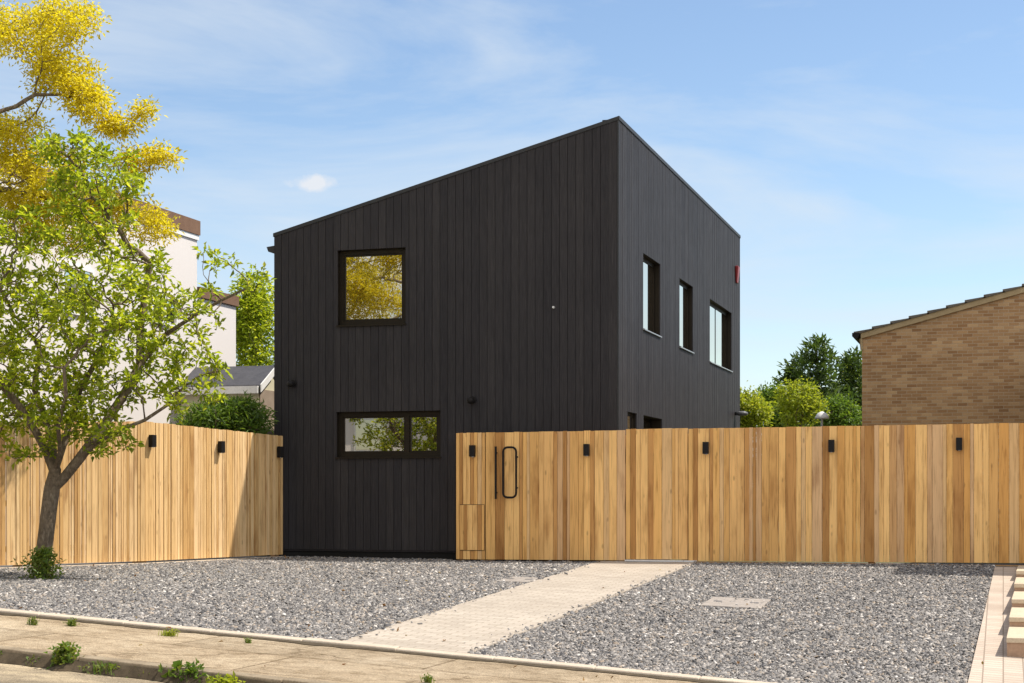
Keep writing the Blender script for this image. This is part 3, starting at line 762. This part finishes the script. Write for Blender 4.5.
for (px0, px1, py0, py1) in ((150, 176, 292, 322), (60, 92, 262, 312), (205, 219, 372, 398)):
    a, b = onX(px0, py0, XW), onX(px1, py1, XW); z1, z0 = a.z, onX(px0, py1, XW).z
    f = MB().box(XW+.002, XW+.05, a.y, a.y+.06, z0, z1).box(XW+.002, XW+.05, b.y-.06, b.y, z0, z1).box(XW+.002, XW+.05, a.y+.061, b.y-.061, z1-.06, z1).box(XW+.002, XW+.05, a.y+.061, b.y-.061, z0, z0+.06).box(XW+.002, XW+.05, (a.y+b.y)/2-.03, (a.y+b.y)/2+.03, z0+.061, z1-.061).build('window', M['white_paint'], wh)
    MB().box(XW+.002, XW+.02, a.y+.061, b.y-.061, z0+.061, z1-.061).build('pane', M['glass'], f)
# outbuilding
YS = 28.0
e = onY(256, 386, YS); sx1 = e.x; sx0 = XW+.06; rz = at(272, 366.5, 31.4).z; ry_ = onX(272, 367, sx1).y
sh = thing('outbuilding', 'low cream outbuilding with a dark slate roof above the shrub', 'shed', (sx1, YS, wb0))
m = MB(); y2 = 2*ry_-YS
m.add([(sx1,YS+.12,wb0),(sx1,y2-.12,wb0),(sx1,y2-.12,e.z-.02),(sx1,ry_,rz-.06),(sx1,YS+.12,e.z-.02),
       (sx0,YS+.12,wb0),(sx0,y2-.12,wb0),(sx0,y2-.12,e.z-.02),(sx0,ry_,rz-.06),(sx0,YS+.12,e.z-.02)],
      [(0,1,2,3,4),(9,8,7,6,5),(0,5,6,1),(1,6,7,2),(2,7,8,3),(3,8,9,4),(4,9,5,0)])
m.build('wall', M['cream'], sh)
MB().hexa([(sx0,YS,e.z-.03),(sx1+.09,YS,e.z-.03),(sx1+.09,ry_,rz-.03),(sx0,ry_,rz-.03),(sx0,YS,e.z+.02),(sx1+.09,YS,e.z+.02),(sx1+.09,ry_,rz+.02),(sx0,ry_,rz+.02)]).hexa(
    [(sx0,ry_+.002,rz-.03),(sx1+.09,ry_+.002,rz-.03),(sx1+.09,y2,e.z-.03),(sx0,y2,e.z-.03),(sx0,ry_+.002,rz+.02),(sx1+.09,ry_+.002,rz+.02),(sx1+.09,y2,e.z+.02),(sx0,y2,e.z+.02)]).build('roof', M['slate'], sh)
MB().box(sx0, sx1+.06, YS-.06, YS-.003, e.z-.14, e.z-.0).build('gutter', M['white_paint'], sh)
m = MB(); m.hexa([(sx1+.093,YS-.01,e.z-.12),(sx1+.115,YS-.01,e.z-.12),(sx1+.115,ry_,rz-.11),(sx1+.093,ry_,rz-.11),(sx1+.093,YS-.01,e.z+.03),(sx1+.115,YS-.01,e.z+.03),(sx1+.115,ry_,rz+.03),(sx1+.093,ry_,rz+.03)])
m.build('bargeboard', M['white_paint'], sh)
MB().box(sx1+.004, sx1+.02, YS+.14, y2-.14, wb0, e.z-.05).build('gable_boarding', M['taupe'], sh)

# house across the road (seen in the window reflections)
o = thing('white_house', 'white rendered house across the road mirrored in the lower window', 'house', (-30, -10, -1.2))
MB().box(-36, -20, -16, -8, -1.5, 4.6).build('wall', M['white'], o)
MB().add([(-36.4,-16.4,4.6),(-19.6,-16.4,4.6),(-19.6,-7.6,4.6),(-36.4,-7.6,4.6),(-36.4,-12,7.4),(-19.6,-12,7.4)], [(0,1,5,4),(2,3,4,5),(1,2,5),(3,0,4),(0,3,2,1)]).build('roof', M['tile'], o)
for x in (-34, -30.5, -26.5, -23):
    for z in (.0, 2.7):
        w = MB().box(x-.7, x+.7, -8.0+.003, -7.93, z, z+1.3).build('window', M['white_paint'], o)
        MB().box(x-.62, x+.62, -7.928, -7.91, z+.08, z+1.22).build('pane', M['glass'], w)

# ------------------------------------------------------------------ vegetation
def colonise(roots, att, di, dk, step, maxit=140, bias=(0,0,.0)):
    """roots: list of (pos, parent). returns positions, parents"""
    pos = [np.array(p, float) for p, _ in roots]; par = [q for _, q in roots]
    att = np.array(att, float); near = np.zeros(len(att), int); dist = np.full(len(att), 1e9)
    def upd(k0):
        for k in range(k0, len(pos)):
            d = np.linalg.norm(att-pos[k], axis=1); mk = d < dist
            dist[mk] = d[mk]; near[mk] = k
    upd(0); bias = np.array(bias)
    for it in range(maxit):
        act = dist < di
        if not act.any():
            if not len(att): break
            act = dist < dist.min()*1.15
        k0 = len(pos)
        for k in np.unique(near[act]):
            v = att[act & (near == k)] - pos[k]
            v = (v/np.linalg.norm(v, axis=1)[:,None]).mean(0) + bias
            v += RNG.normal(0, .12, 3); nn = np.linalg.norm(v)
            if nn < 1e-5: continue
            pos.append(pos[k] + v/nn*step); par.append(int(k))
        if len(pos) == k0: break
        upd(k0)
        keep = dist > dk; att = att[keep]; near = near[keep]; dist = dist[keep]
        if not len(att): break
    return np.array(pos), par
def wood(pos, par, r_tip, r_base, name, parent, n=6, power=2.3):
    N = len(pos); ch = [[] for _ in range(N)]
    for i, p in enumerate(par):
        if p >= 0: ch[p].append(i)
    rad = np.zeros(N)
    order = list(range(N)); dep = [0]*N
    for i in range(N):
        dep[i] = 0 if par[i] < 0 else dep[par[i]]+1
    order.sort(key=lambda i: -dep[i])
    for i in order:
        rad[i] = (sum(rad[c]**power for c in ch[i]))**(1/power) if ch[i] else r_tip
    k = math.log(r_base/r_tip)/math.log(max(rad[0]/r_tip, 1.01))
    rad = r_tip*(rad/r_tip)**k
    mb = MB()
    for i in range(N):
        if not ch[i]: continue
        if par[i] >= 0 and False: pass
    done = set()
    starts = [(0, None)]
    while starts:
        s, p = starts.pop()
        chain = [] if p is None else [p]
        cur = s
        while True:
            chain.append(cur)
            if not ch[cur]: break
            cs = sorted(ch[cur], key=lambda c: -rad[c])
            for c in cs[1:]: starts.append((c, cur))
            cur = cs[0]
        rs = [rad[c] for c in chain]
        if p is not None: rs[0] = min(rs[0], rs[1]*1.25)
        if len(chain) > 1: mb.tube([pos[c] for c in chain], rs, n if max(rs) > .03 else 4, cap=False)
    mb.build(name, M['bark'], parent, smooth=True)
    return rad, ch
def leaves(centres, n_each, spread, ln, wd, mat, name, parent, up=.25, drop=0., out=None, fold=.25):
    c = np.repeat(np.asarray(centres), n_each, axis=0); n = len(c)
    d = RNG.normal(0, 1, (n, 3)); d[:,2] = d[:,2]*.7 + up; 
    if out is not None: d += np.repeat(out, n_each, axis=0)*.8
    d /= np.linalg.norm(d, axis=1)[:,None]
    b = c + d*RNG.uniform(.1, 1, (n,1))*spread; b[:,2] -= drop*RNG.random(n)
    d2 = d + RNG.normal(0, .45, (n,3)); d2 /= np.linalg.norm(d2, axis=1)[:,None]
    r = RNG.normal(0, .55, (n, 3)) + np.array([0,0,1.]); s = np.cross(d2, r); s /= np.linalg.norm(s, axis=1)[:,None]+1e-9
    nn = np.cross(s, d2)
    L = ln*RNG.uniform(.6, 1.25, (n,1)); W = wd*RNG.uniform(.7, 1.2, (n,1))
    tip = b + d2*L - nn*L*.15; mid = b + d2*L*.45
    V = np.stack([b, mid - s*W*.5 + nn*W*fold, tip, mid + s*W*.5 + nn*W*fold], 1).reshape(-1, 3)
    k = np.arange(n)*4
    Fc = np.concatenate([np.stack([k, k+1, k+2], 1), np.stack([k, k+2, k+3], 1)])
    return mesh_obj(name, V, Fc, mat, parent)
def in_ell(n, c, r):
    p = RNG.normal(0, 1, (n, 3)); p /= np.linalg.norm(p, axis=1)[:,None]
    return np.array(c) + p*(RNG.random((n,1))**(1/2.4))*np.array(r)
def img_ell(n, px, py, rx, ry, d, rd):
    """attractors in an ellipsoid seen at (px,py), radii in pixels across, metres deep"""
    p = RNG.normal(0, 1, (n, 3)); p /= np.linalg.norm(p, axis=1)[:,None]; p *= RNG.random((n,1))**(1/2.6)
    return [tuple(at(px+a*rx, py+b*ry, d+c*rd)) for a, b, c in p]

# --- foreground green tree
tb = hit(42, 577); dT = tb.y/ray(42)[1]
tree = thing('tree', 'small leafy green tree with a bare trunk on the gravel by the pale fence', 'tree', tb)
tp = lambda px, py, dd=0: tuple(at(px, py, dT+dd))
roots = [((tb.x, tb.y, tb.z-.15), -1), (tp(43, 560), 0), (tp(46, 535), 1), (tp(49, 510), 2), (tp(52, 488), 3), (tp(55, 470), 4)]
def limb(start, pts):
    k = start
    for q in pts: roots.append((tp(*q), k)); k = len(roots)-1
    return k
limb(5, [(46,452,-.1), (36,432,-.25), (22,410,-.4), (5,388,-.5), (-12,355,-.55), (-22,315,-.5)])
limb(5, [(53,446,.2), (45,418,.5), (34,388,.75), (40,352,.85)])
limb(5, [(63,448,.05), (70,420,.15), (80,390,.2), (99,356,.1), (112,322,.0)])
limb(5, [(60,452,-.3), (58,425,-.6), (66,396,-.9), (64,368,-1.0)])
k1 = limb(4, [(64,478,0), (80,458,-.15), (98,442,-.3), (120,430,-.35), (145,420,-.3), (172,402,-.25)])
k2 = limb(k1-4, [(102,428,-.1), (122,398,.15), (140,365,.3), (165,335,.3), (195,315,.2), (222,300,.1), (248,288,0)])
limb(k2-4, [(140,330,.5), (145,295,.6), (150,262,.5)])
NR = len(roots)
A = []
A += img_ell(440, 75, 310, 105, 130, dT, 1.5)
A += img_ell(230, 145, 330, 75, 75, dT, 1.2)
A += img_ell(190, 40, 400, 75, 60, dT, 1.2)
A += img_ell(170, -25, 320, 70, 125, dT, 1.4)
A += img_ell(120, 95, 190, 55, 45, dT, .8)
A += img_ell(45, 70, 150, 40, 22, dT, .6)
A += img_ell(14, 127, 180, 18, 16, dT, .3)
A += img_ell(26, 215, 265, 22, 22, dT+.1, .4)
A += img_ell(22, 258, 285, 18, 16, dT, .3)
A += img_ell(36, 180, 395, 50, 24, dT-.2, .6)
A += img_ell(30, 110, 440, 40, 22, dT-.3, .7)
A += img_ell(18, 25, 455, 28, 10, dT-.3, .5)
pos, par = colonise(roots, A, 1.0, .14, .10)
rad, ch = wood(pos, par, .005, .098, 'trunk', tree, 10, 2.0)
tips = np.array([pos[i] for i in range(NR, len(pos)) if rad[i] < .0085])
isend = np.array([len(ch[i]) == 0 for i in range(NR, len(pos)) if rad[i] < .0085])
sel = tips[isend | (RNG.random(len(tips)) < .42)]
print('green tree nodes', len(pos), 'clusters', len(sel))
leaves(sel, 18, .105, .096, .046, M['leaf'], 'foliage', tree, up=.4, fold=.35)

# --- golden tree overhanging from the left
gt = thing('tree', 'large golden-leaved tree overhanging from the left above the white house', 'tree', (-15.6, 15.6, g(-15.6, 15.6)))
dg = 22.5
base = np.array([-15.6, 15.6, g(-15.6, 15.6)-.1])
roots = [(base, -1), (base+[.05,.1,1.2], 0), (base+[.2,.2,2.4], 1), (base+[.4,.5,3.4], 2),
         (base+[.9,1.2,4.6], 3), (base+[1.4,2.0,5.6], 4)]
A = []
A += img_ell(70, 60, 15, 45, 22, dg, .8)
A += img_ell(110, 20, 30, 60, 30, dg, 1.0)
A += img_ell(90, 60, 68, 38, 20, dg, .7)
A += img_ell(70, 90, 98, 28, 18, dg-.2, .5)
A += img_ell(45, 115, 122, 24, 10, dg-.2, .4)
A += img_ell(14, 145, 108, 11, 9, dg-.2, .2)
A += img_ell(40, 150, 152, 32, 9, dg, .35)
A += img_ell(14, 130, 166, 16, 12, dg, .3)
A += img_ell(60, 10, 125, 40, 22, dg, .8)
A += img_ell(190, 30, 175, 65, 40, dg, .9)
A += img_ell(150, 60, 220, 65, 34, dg, .6)
A += img_ell(40, 150, 222, 30, 18, dg+.3, .4)
A += img_ell(50, 105, 200, 26, 18, dg+.2, .4)
AV = list(A)
A += [tuple(p) for p in in_ell(520, (-16.2, 15.3, ZC+5.0), (3.6, 4.4, 3.3))]
A += [tuple(p) for p in in_ell(160, (-14.2, 17.3, ZC+5.8), (2.2, 2.6, 2.2))]
A += [tuple(p) for p in in_ell(240, (-13.4, 13.0, ZC+5.7), (1.9, 2.2, 1.9))]
A += [tuple(p) for p in in_ell(260, (-19.0, 12.0, ZC+4.2), (3.0, 3.2, 3.0))]
pos, par = colonise(roots, A, 1.6, .24, .16)
rad, ch = wood(pos, par, .006, .19, 'trunk', gt, 8, 2.3)
sel = np.array([pos[i] for i in range(6, len(pos)) if rad[i] < .011])
print('gold nodes', len(pos), len(sel))
AV = np.array(AV); print('gold A', len(AV))
sel = np.concatenate([sel, AV, ])
leaves(sel, 26, .16, .068, .028, M['gold'], 'foliage', gt, up=-.05, drop=.08)

# --- broadleaf background trees
def bush_tree(name, label, cat, px, py_top, py_bot, wpx, d, mat, nclump, nleaf, ln, wd, trunk_r=.08, seed=0, group=None, spread=.28, trunk=True):
    c = at(px, (py_top+py_bot)/2, d); h = (py_bot-py_top)/F*d/2; w = wpx/F*d/2
    z0 = g(c.x, c.y)
    t = thing(name, label, cat, (c.x, c.y, z0), group)
    base = np.array([c.x, c.y, z0-.1])
    A = in_ell(nclump, (c.x, c.y, c.z), (w, w*.9, h))
    # uneven lumps
    for k in range(5):
        q = RNG.normal(0, 1, 3); q /= np.linalg.norm(q); q[2] = abs(q[2])*.9-.1
        A = np.concatenate([A, in_ell(nclump//9, np.array((c.x, c.y, c.z))+q*np.array((w, w, h))*.85, (w*.32, w*.32, h*.25))])
    z1 = max(z0+.3, c.z-h*.8)
    roots = [(base, -1)] + [(base + np.array([0,0,(z1-z0)*(k+1)/4]) + RNG.normal(0,.03,3), k) for k in range(4)]
    step = max(.12, h*.09)
    pos, par = colonise(roots, A, h*1.2, step*1.4, step, 70)
    rad, ch = wood(pos, par, .006, trunk_r, 'trunk', t, 6)
    pts = np.concatenate([A, pos[5:]]); pts = pts[pts[:,2] > z0+.15]
    leaves(pts, nleaf, spread, ln, wd, mat, 'foliage', t, up=.15)
    return t
def conifer(label, px, py_top, d, h, w, nsp, group=None, lean=0):
    tp_ = at(px, py_top, d); z0 = g(tp_.x, tp_.y)
    t = thing('conifer', label, 'tree', (tp_.x, tp_.y, z0), group)
    MB().tube([(tp_.x, tp_.y, z0-.1), (tp_.x, tp_.y, tp_.z-h*.5), (tp_.x, tp_.y, tp_.z)], [.16, .09, .012], 7).build('trunk', M['bark'], t, smooth=True)
    H = tp_.z - z0
    cs = []; out = []
    nb = nsp
    for k in range(nb):
        f = (k+.5)/nb; f = f**.8; zz = tp_.z - f*H*.97
        a = k*2.399 + RNG.normal(0,.25); Lb = w*(.07+.93*f**.85)*RNG.uniform(.7, 1.18)
        for s in np.linspace(.12, 1, max(3, int(Lb/.16))):
            droop = -.12*Lb*s**2 + .22*Lb*s
            p = (tp_.x+math.cos(a)*Lb*s, tp_.y+math.sin(a)*Lb*s, zz+droop+RNG.normal(0,.05))
            cs.append(p); out.append((math.cos(a)*.7, math.sin(a)*.7, .55))
    leaves(np.array(cs), 24, .26, .24, .075, M['darkleaf'], 'foliage', t, up=.3, out=np.array(out))
G1 = 'trees beyond the long fence'
conifer('tall dark pointed conifer beyond the fence with the highest tip', 817, 343, 50, 6, 2.2, 80, G1)
conifer('dark pointed conifer beside the brick house eave', 851, 356, 52, 6, 1.9, 76, G1)
conifer('shorter dark conifer on the left shoulder of the tallest conifer', 795, 363, 51, 5, 1.7, 66, G1)
bush_tree('broadleaf_tree', 'yellow-green bush in front of the dark conifers', 'tree', 800, 379, 440, 44, 44, M['limeleaf'], 120, 10, .11, .055, .05, group=G1)
bush_tree('broadleaf_tree', 'lime green bush right beside the black house corner', 'tree', 745, 392, 440, 50, 42, M['limeleaf'], 170, 14, .11, .055, .05, group=G1)
bush_tree('broadleaf_tree', 'mid green bush between the lime bush and the conifers', 'tree', 773, 387, 440, 46, 48, M['midleaf'], 170, 14, .12, .06, .06, group=G1)
bush_tree('broadleaf_tree', 'low yellow-green bush under the brick house eave', 'tree', 838, 398, 440, 44, 46, M['midleaf'], 140, 12, .11, .055, .05, group=G1)
bush_tree('broadleaf_tree', 'light green tree peeping out behind the conifer next to the brick wall', 'tree', 862, 352, 440, 50, 58, M['limeleaf'], 150, 12, .13, .06, .07, group=G1)
bush_tree('broadleaf_tree', 'bright green tree between the white house and the black house', 'tree', 254, 266, 430, 64, 44, M['leaf'], 330, 14, .14, .065, .12, spread=.34)
# shrub leaning over the pale fence
bush_tree('shrub', 'dark green feathery shrub leaning over the pale fence by the house', 'shrub', 228, 401, 450, 84, 26.7, M['midleaf'], 240, 14, .13, .026, .03, spread=.2)

# --- weeds
def weed(px, py, wpx, hpx, label, name='weed', mat='grass', n=60, ln=.05, wd=.025, blades=0, cat='weed', dz=0):
    p = hit(px, py); d = p.y/ray(px)[1]; p.z += dz
    w = wpx/F*d/2*1.15; h = hpx/F*d*1.1
    t = thing(name, label, cat, p)
    c = np.array(p) + np.stack([RNG.normal(0, w*.45, n), RNG.normal(0, w*.28, n), h*RNG.random(n)**.9*.95], 1)
    c[:,2] -= (np.abs(c[:,0]-p.x)/w)*h*.25; c[:,2] = np.maximum(c[:,2], p.z+.01)
    leaves(c, 3, ln*.5, ln, wd, M[mat], 'foliage', t, up=.5)
    m = MB()
    for k in range(max(5, n//6)):
        x, y = p.x+random.gauss(0, w*.3), p.y+random.gauss(0, w*.2); lx, ly = random.gauss(0, .25), random.gauss(0, .25)
        hh = h*random.uniform(.4, .95)
        m.tube([(x, y, p.z-.02), (x+lx*hh*.4, y+ly*hh*.4, p.z+hh*.6), (x+lx*hh, y+ly*hh, p.z+hh)], [.003, .002, .001], 4)
    m.build('stems', M[mat], t)
    if blades:
        V = []; Fs = []
        for k in range(blades):
            x, y = p.x+random.gauss(0, w*.38), p.y+random.gauss(0, w*.2); a = random.uniform(0, 6.28); hh = h*random.uniform(.5, 1.1)
            bx, by = math.cos(a), math.sin(a); ln_ = hh*random.uniform(.2, .7); q = .004; i = len(V)
            V += [(x-by*q, y+bx*q, p.z-.01), (x+by*q, y-bx*q, p.z-.01), (x+bx*ln_*.4+by*q*.7, y+by*ln_*.4-bx*q*.7, p.z+hh*.65), (x+bx*ln_*.4-by*q*.7, y+by*ln_*.4+bx*q*.7, p.z+hh*.65), (x+bx*ln_, y+by*ln_, p.z+hh)]
            Fs += [(i, i+1, i+2, i+3), (i+3, i+2, i+4)]
        mesh_obj('blades', np.array(V), Fs, M[mat], t)
weed(42, 580, 36, 30, 'leafy growth around the foot of the tree trunk', 'undergrowth', 'grass', 260, .06, .03, 20, 'plant')
weed(66, 667, 26, 24, 'bushy bright green weed against the kerb face', 'weed', 'grass', 150, .045, .028)
weed(38, 664, 26, 8, 'low patch of weeds in the gutter left of the bushy weed', 'weed', 'grass', 60, .03, .016, 30)
weed(108, 671, 44, 12, 'long grassy tuft in the gutter right of the bushy weed', 'grass_tuft', 'grass', 90, .035, .014, 140)
weed(2, 657, 8, 9, 'small weed in the gutter at the left edge', 'weed', 'grass', 30, .03, .016, 10)
weed(140, 676, 20, 8, 'thin yellowish grass in the gutter before the broad-leaved weed', 'grass_tuft', 'grass', 20, .03, .012, 60)
weed(172, 678, 20, 13, 'broad-leaved weed with rounded leaves in the gutter', 'weed', 'grass', 14, .085, .07, 0)
weed(193, 681, 24, 19, 'tall dark green weed with a thin spike in the gutter', 'weed', 'midleaf', 55, .05, .03, 6)
weed(224, 690, 34, 12, 'low mixed weeds at the bottom edge of the gutter', 'weed', 'limeleaf', 60, .05, .03, 20)
weed(33, 624, 12, 6, 'small grass tuft beside the pale edging at the left', 'grass_tuft', 'grass', 20, .03, .01, 60)
weed(72, 625, 14, 5, 'second flat grass tuft along the pale edging', 'grass_tuft', 'grass', 20, .03, .01, 60)
weed(169, 635, 18, 5, 'yellowish flat tuft growing from the edging joint', 'grass_tuft', 'limeleaf', 20, .03, .01, 60)
weed(248, 642, 8, 3, 'tiny green tuft at the edging near the path', 'grass_tuft', 'grass', 12, .025, .01, 30)
weed(428, 682, 12, 7, 'little tuft at the front of the pavement below the path', 'grass_tuft', 'grass', 14, .03, .01, 40)

# a few dry leaves blown over the gravel, path and pavement
pts = []
while len(pts) < 90:
    x, y = random.uniform(-12, .3), random.uniform(11.6, 23.8)
    if y > YK or y < YK-.1 : pts.append((x, y, g(x, y) + (.03 if y > YK else .012)))
M['dryleaf'] = leafmat('dry_leaves', [(.20,.09,.03), (.28,.15,.05), (.33,.26,.06), (.15,.07,.03)], .2, 1.2)
lo_ = leaves(np.array(pts), 1, .02, .055, .03, M['dryleaf'], 'leaf_litter', None, up=-.1)
tag(lo_, 'dry brown leaves scattered thinly over the gravel and path', 'fallen leaves', kind='stuff')

# garden lamp just above the fence
p = at(822, 426, 36); z0 = g(p.x, p.y); zt = at(822, 411.5, 36).z
t = thing('garden_lamp', 'pale dome topped garden lamp peeking over the long fence', 'garden lamp', (p.x, p.y, z0))
MB().tube([(p.x, p.y, z0), (p.x, p.y, zt-.1)], .025, 8).build('post', M['steel'], t)
MB().lathe([(.16, -.06), (.15, -.02), (.10, .06), (.02, .10)], (p.x, p.y, zt-.1), 16).build('shade', M['white_paint'], t, smooth=True)

# ------------------------------------------------------------------ light, sky, camera
SAZ, SEL = R(22), R(57)       # to the sun: from +X towards +Y
S = Vector((math.cos(SAZ)*math.cos(SEL), math.sin(SAZ)*math.cos(SEL), math.sin(SEL)))
ld = bpy.data.lights.new('sun', 'SUN'); ld.energy = 3.7; ld.angle = R(.55); ld.color = (1, .93, .82)
lo = bpy.data.objects.new('sun', ld); COL.objects.link(lo); lo.location = (20, 10, 30)
lo.rotation_euler = S.to_track_quat('Z', 'Y').to_euler()
w = bpy.data.worlds.new('World'); C.world = w; w.use_nodes = True
nt = w.node_tree; bg = nt.nodes['Background']
sky = nt.nodes.new('ShaderNodeTexSky'); sky.sky_type = 'NISHITA'; sky.sun_disc = False
sky.sun_elevation = SEL; sky.sun_rotation = math.atan2(S.x, S.y); sky.air_density = 1.0; sky.dust_density = .35; sky.ozone_density = 1.6; sky.altitude = 100
tc = nt.nodes.new('ShaderNodeTexCoord')
def wn(typ, **kw):
    x = nt.nodes.new(typ)
    for k, v in kw.items(): setattr(x, k, v)
    return x
def lk(a, b): nt.links.new(a, b)
# thin cirrus by direction
mp = wn('ShaderNodeMapping'); mp.inputs['Scale'].default_value = (1.6, 1.6, 7.); mp.inputs['Rotation'].default_value = (.12, .2, .3); lk(tc.outputs['Generated'], mp.inputs['Vector'])
n1 = wn('ShaderNodeTexNoise'); n1.inputs['Scale'].default_value = 1.7; n1.inputs['Detail'].default_value = 7; n1.inputs['Roughness'].default_value = .58; n1.inputs['Distortion'].default_value = .5
lk(mp.outputs[0], n1.inputs['Vector'])
rp = wn('ShaderNodeValToRGB'); rp.color_ramp.elements[0].position = .42; rp.color_ramp.elements[0].color = (0,0,0,1); rp.color_ramp.elements[1].position = .66; rp.color_ramp.elements[1].color = (.75,.75,.75,1)
lk(n1.outputs['Fac'], rp.inputs['Fac'])
mx = wn('ShaderNodeMix', data_type='RGBA'); lk(rp.outputs['Color'], mx.inputs['Factor']); lk(sky.outputs[0], mx.inputs[6]); mx.inputs[7].default_value = (4.5, 4.95, 5.4, 1)
# one small cumulus puff by direction
cd = (at(311, 184, 1) - Vector((0,0,ZC))).normalized()
sub = wn('ShaderNodeVectorMath', operation='SUBTRACT'); lk(tc.outputs['Generated'], sub.inputs[0]); sub.inputs[1].default_value = cd
m2 = wn('ShaderNodeMapping'); lk(sub.outputs[0], m2.inputs['Vector']); m2.inputs['Scale'].default_value = (38, 38, 150)
nz = wn('ShaderNodeTexNoise'); nz.inputs['Scale'].default_value = 70; nz.inputs['Detail'].default_value = 4; lk(tc.outputs['Generated'], nz.inputs['Vector'])
ln_ = wn('ShaderNodeVectorMath', operation='LENGTH'); lk(m2.outputs[0], ln_.inputs[0])
ad = wn('ShaderNodeMath', operation='MULTIPLY_ADD'); lk(nz.outputs['Fac'], ad.inputs[0]); ad.inputs[1].default_value = 1.7; lk(ln_.outputs['Value'], ad.inputs[2])
r2 = wn('ShaderNodeValToRGB'); r2.color_ramp.elements[0].position = .75; r2.color_ramp.elements[0].color = (.75,.75,.75,1); r2.color_ramp.elements[1].position = 1.15; r2.color_ramp.elements[1].color = (0,0,0,1)
mh = wn('ShaderNodeMath', operation='MULTIPLY'); lk(ad.outputs[0], mh.inputs[0]); mh.inputs[1].default_value = .62
lk(mh.outputs[0], r2.inputs['Fac'])
m3 = wn('ShaderNodeMix', data_type='RGBA'); lk(r2.outputs['Color'], m3.inputs['Factor']); lk(mx.outputs[2], m3.inputs[6]); m3.inputs[7].default_value = (5.3, 5.3, 5.4, 1)
# unseen bright cumulus added behind the camera as fill light for shaded fronts
sx = wn('ShaderNodeSeparateXYZ'); lk(tc.outputs['Generated'], sx.inputs[0])
mr = wn('ShaderNodeMapRange'); mr.interpolation_type = 'SMOOTHSTEP'; lk(sx.outputs[1], mr.inputs[0]); mr.inputs[1].default_value = .15; mr.inputs[2].default_value = -.25; mr.inputs[3].default_value = 0; mr.inputs[4].default_value = 1
cn = wn('ShaderNodeTexNoise'); cn.inputs['Scale'].default_value = 2.6; cn.inputs['Detail'].default_value = 7; cn.inputs['Roughness'].default_value = .55
cm = wn('ShaderNodeMapping'); cm.inputs['Scale'].default_value = (1, 1, 1.8); lk(tc.outputs['Generated'], cm.inputs['Vector']); lk(cm.outputs[0], cn.inputs['Vector'])
cr = wn('ShaderNodeValToRGB'); cr.color_ramp.elements[0].position = .36; cr.color_ramp.elements[0].color = (0,0,0,1); cr.color_ramp.elements[1].position = .5; cr.color_ramp.elements[1].color = (1,1,1,1)
lk(cn.outputs['Fac'], cr.inputs['Fac'])
cf = wn('ShaderNodeMath', operation='MULTIPLY'); lk(cr.outputs['Color'], cf.inputs[0]); lk(mr.outputs[0], cf.inputs[1])
m4 = wn('ShaderNodeMix', data_type='RGBA'); lk(cf.outputs[0], m4.inputs['Factor']); lk(m3.outputs[2], m4.inputs[6]); m4.inputs[7].default_value = (7.4, 7.35, 7.3, 1)
lk(m4.outputs[2], bg.inputs['Color']); bg.inputs['Strength'].default_value = .10

cam = bpy.data.cameras.new('camera'); co = bpy.data.objects.new('camera', cam); COL.objects.link(co)
cam.sensor_width = 36; cam.lens = 36*F/1024; cam.shift_y = (HY-341.5)/1024; cam.clip_end = 2000
co.location = (0, 0, ZC); co.rotation_euler = (R(90), 0, YAW)
C.camera = co
C.view_settings.view_transform = 'Standard'; C.view_settings.look = 'None'; C.view_settings.exposure = .75; C.view_settings.gamma = 1
C.view_settings.use_curve_mapping = False
C.cycles.max_bounces = 8
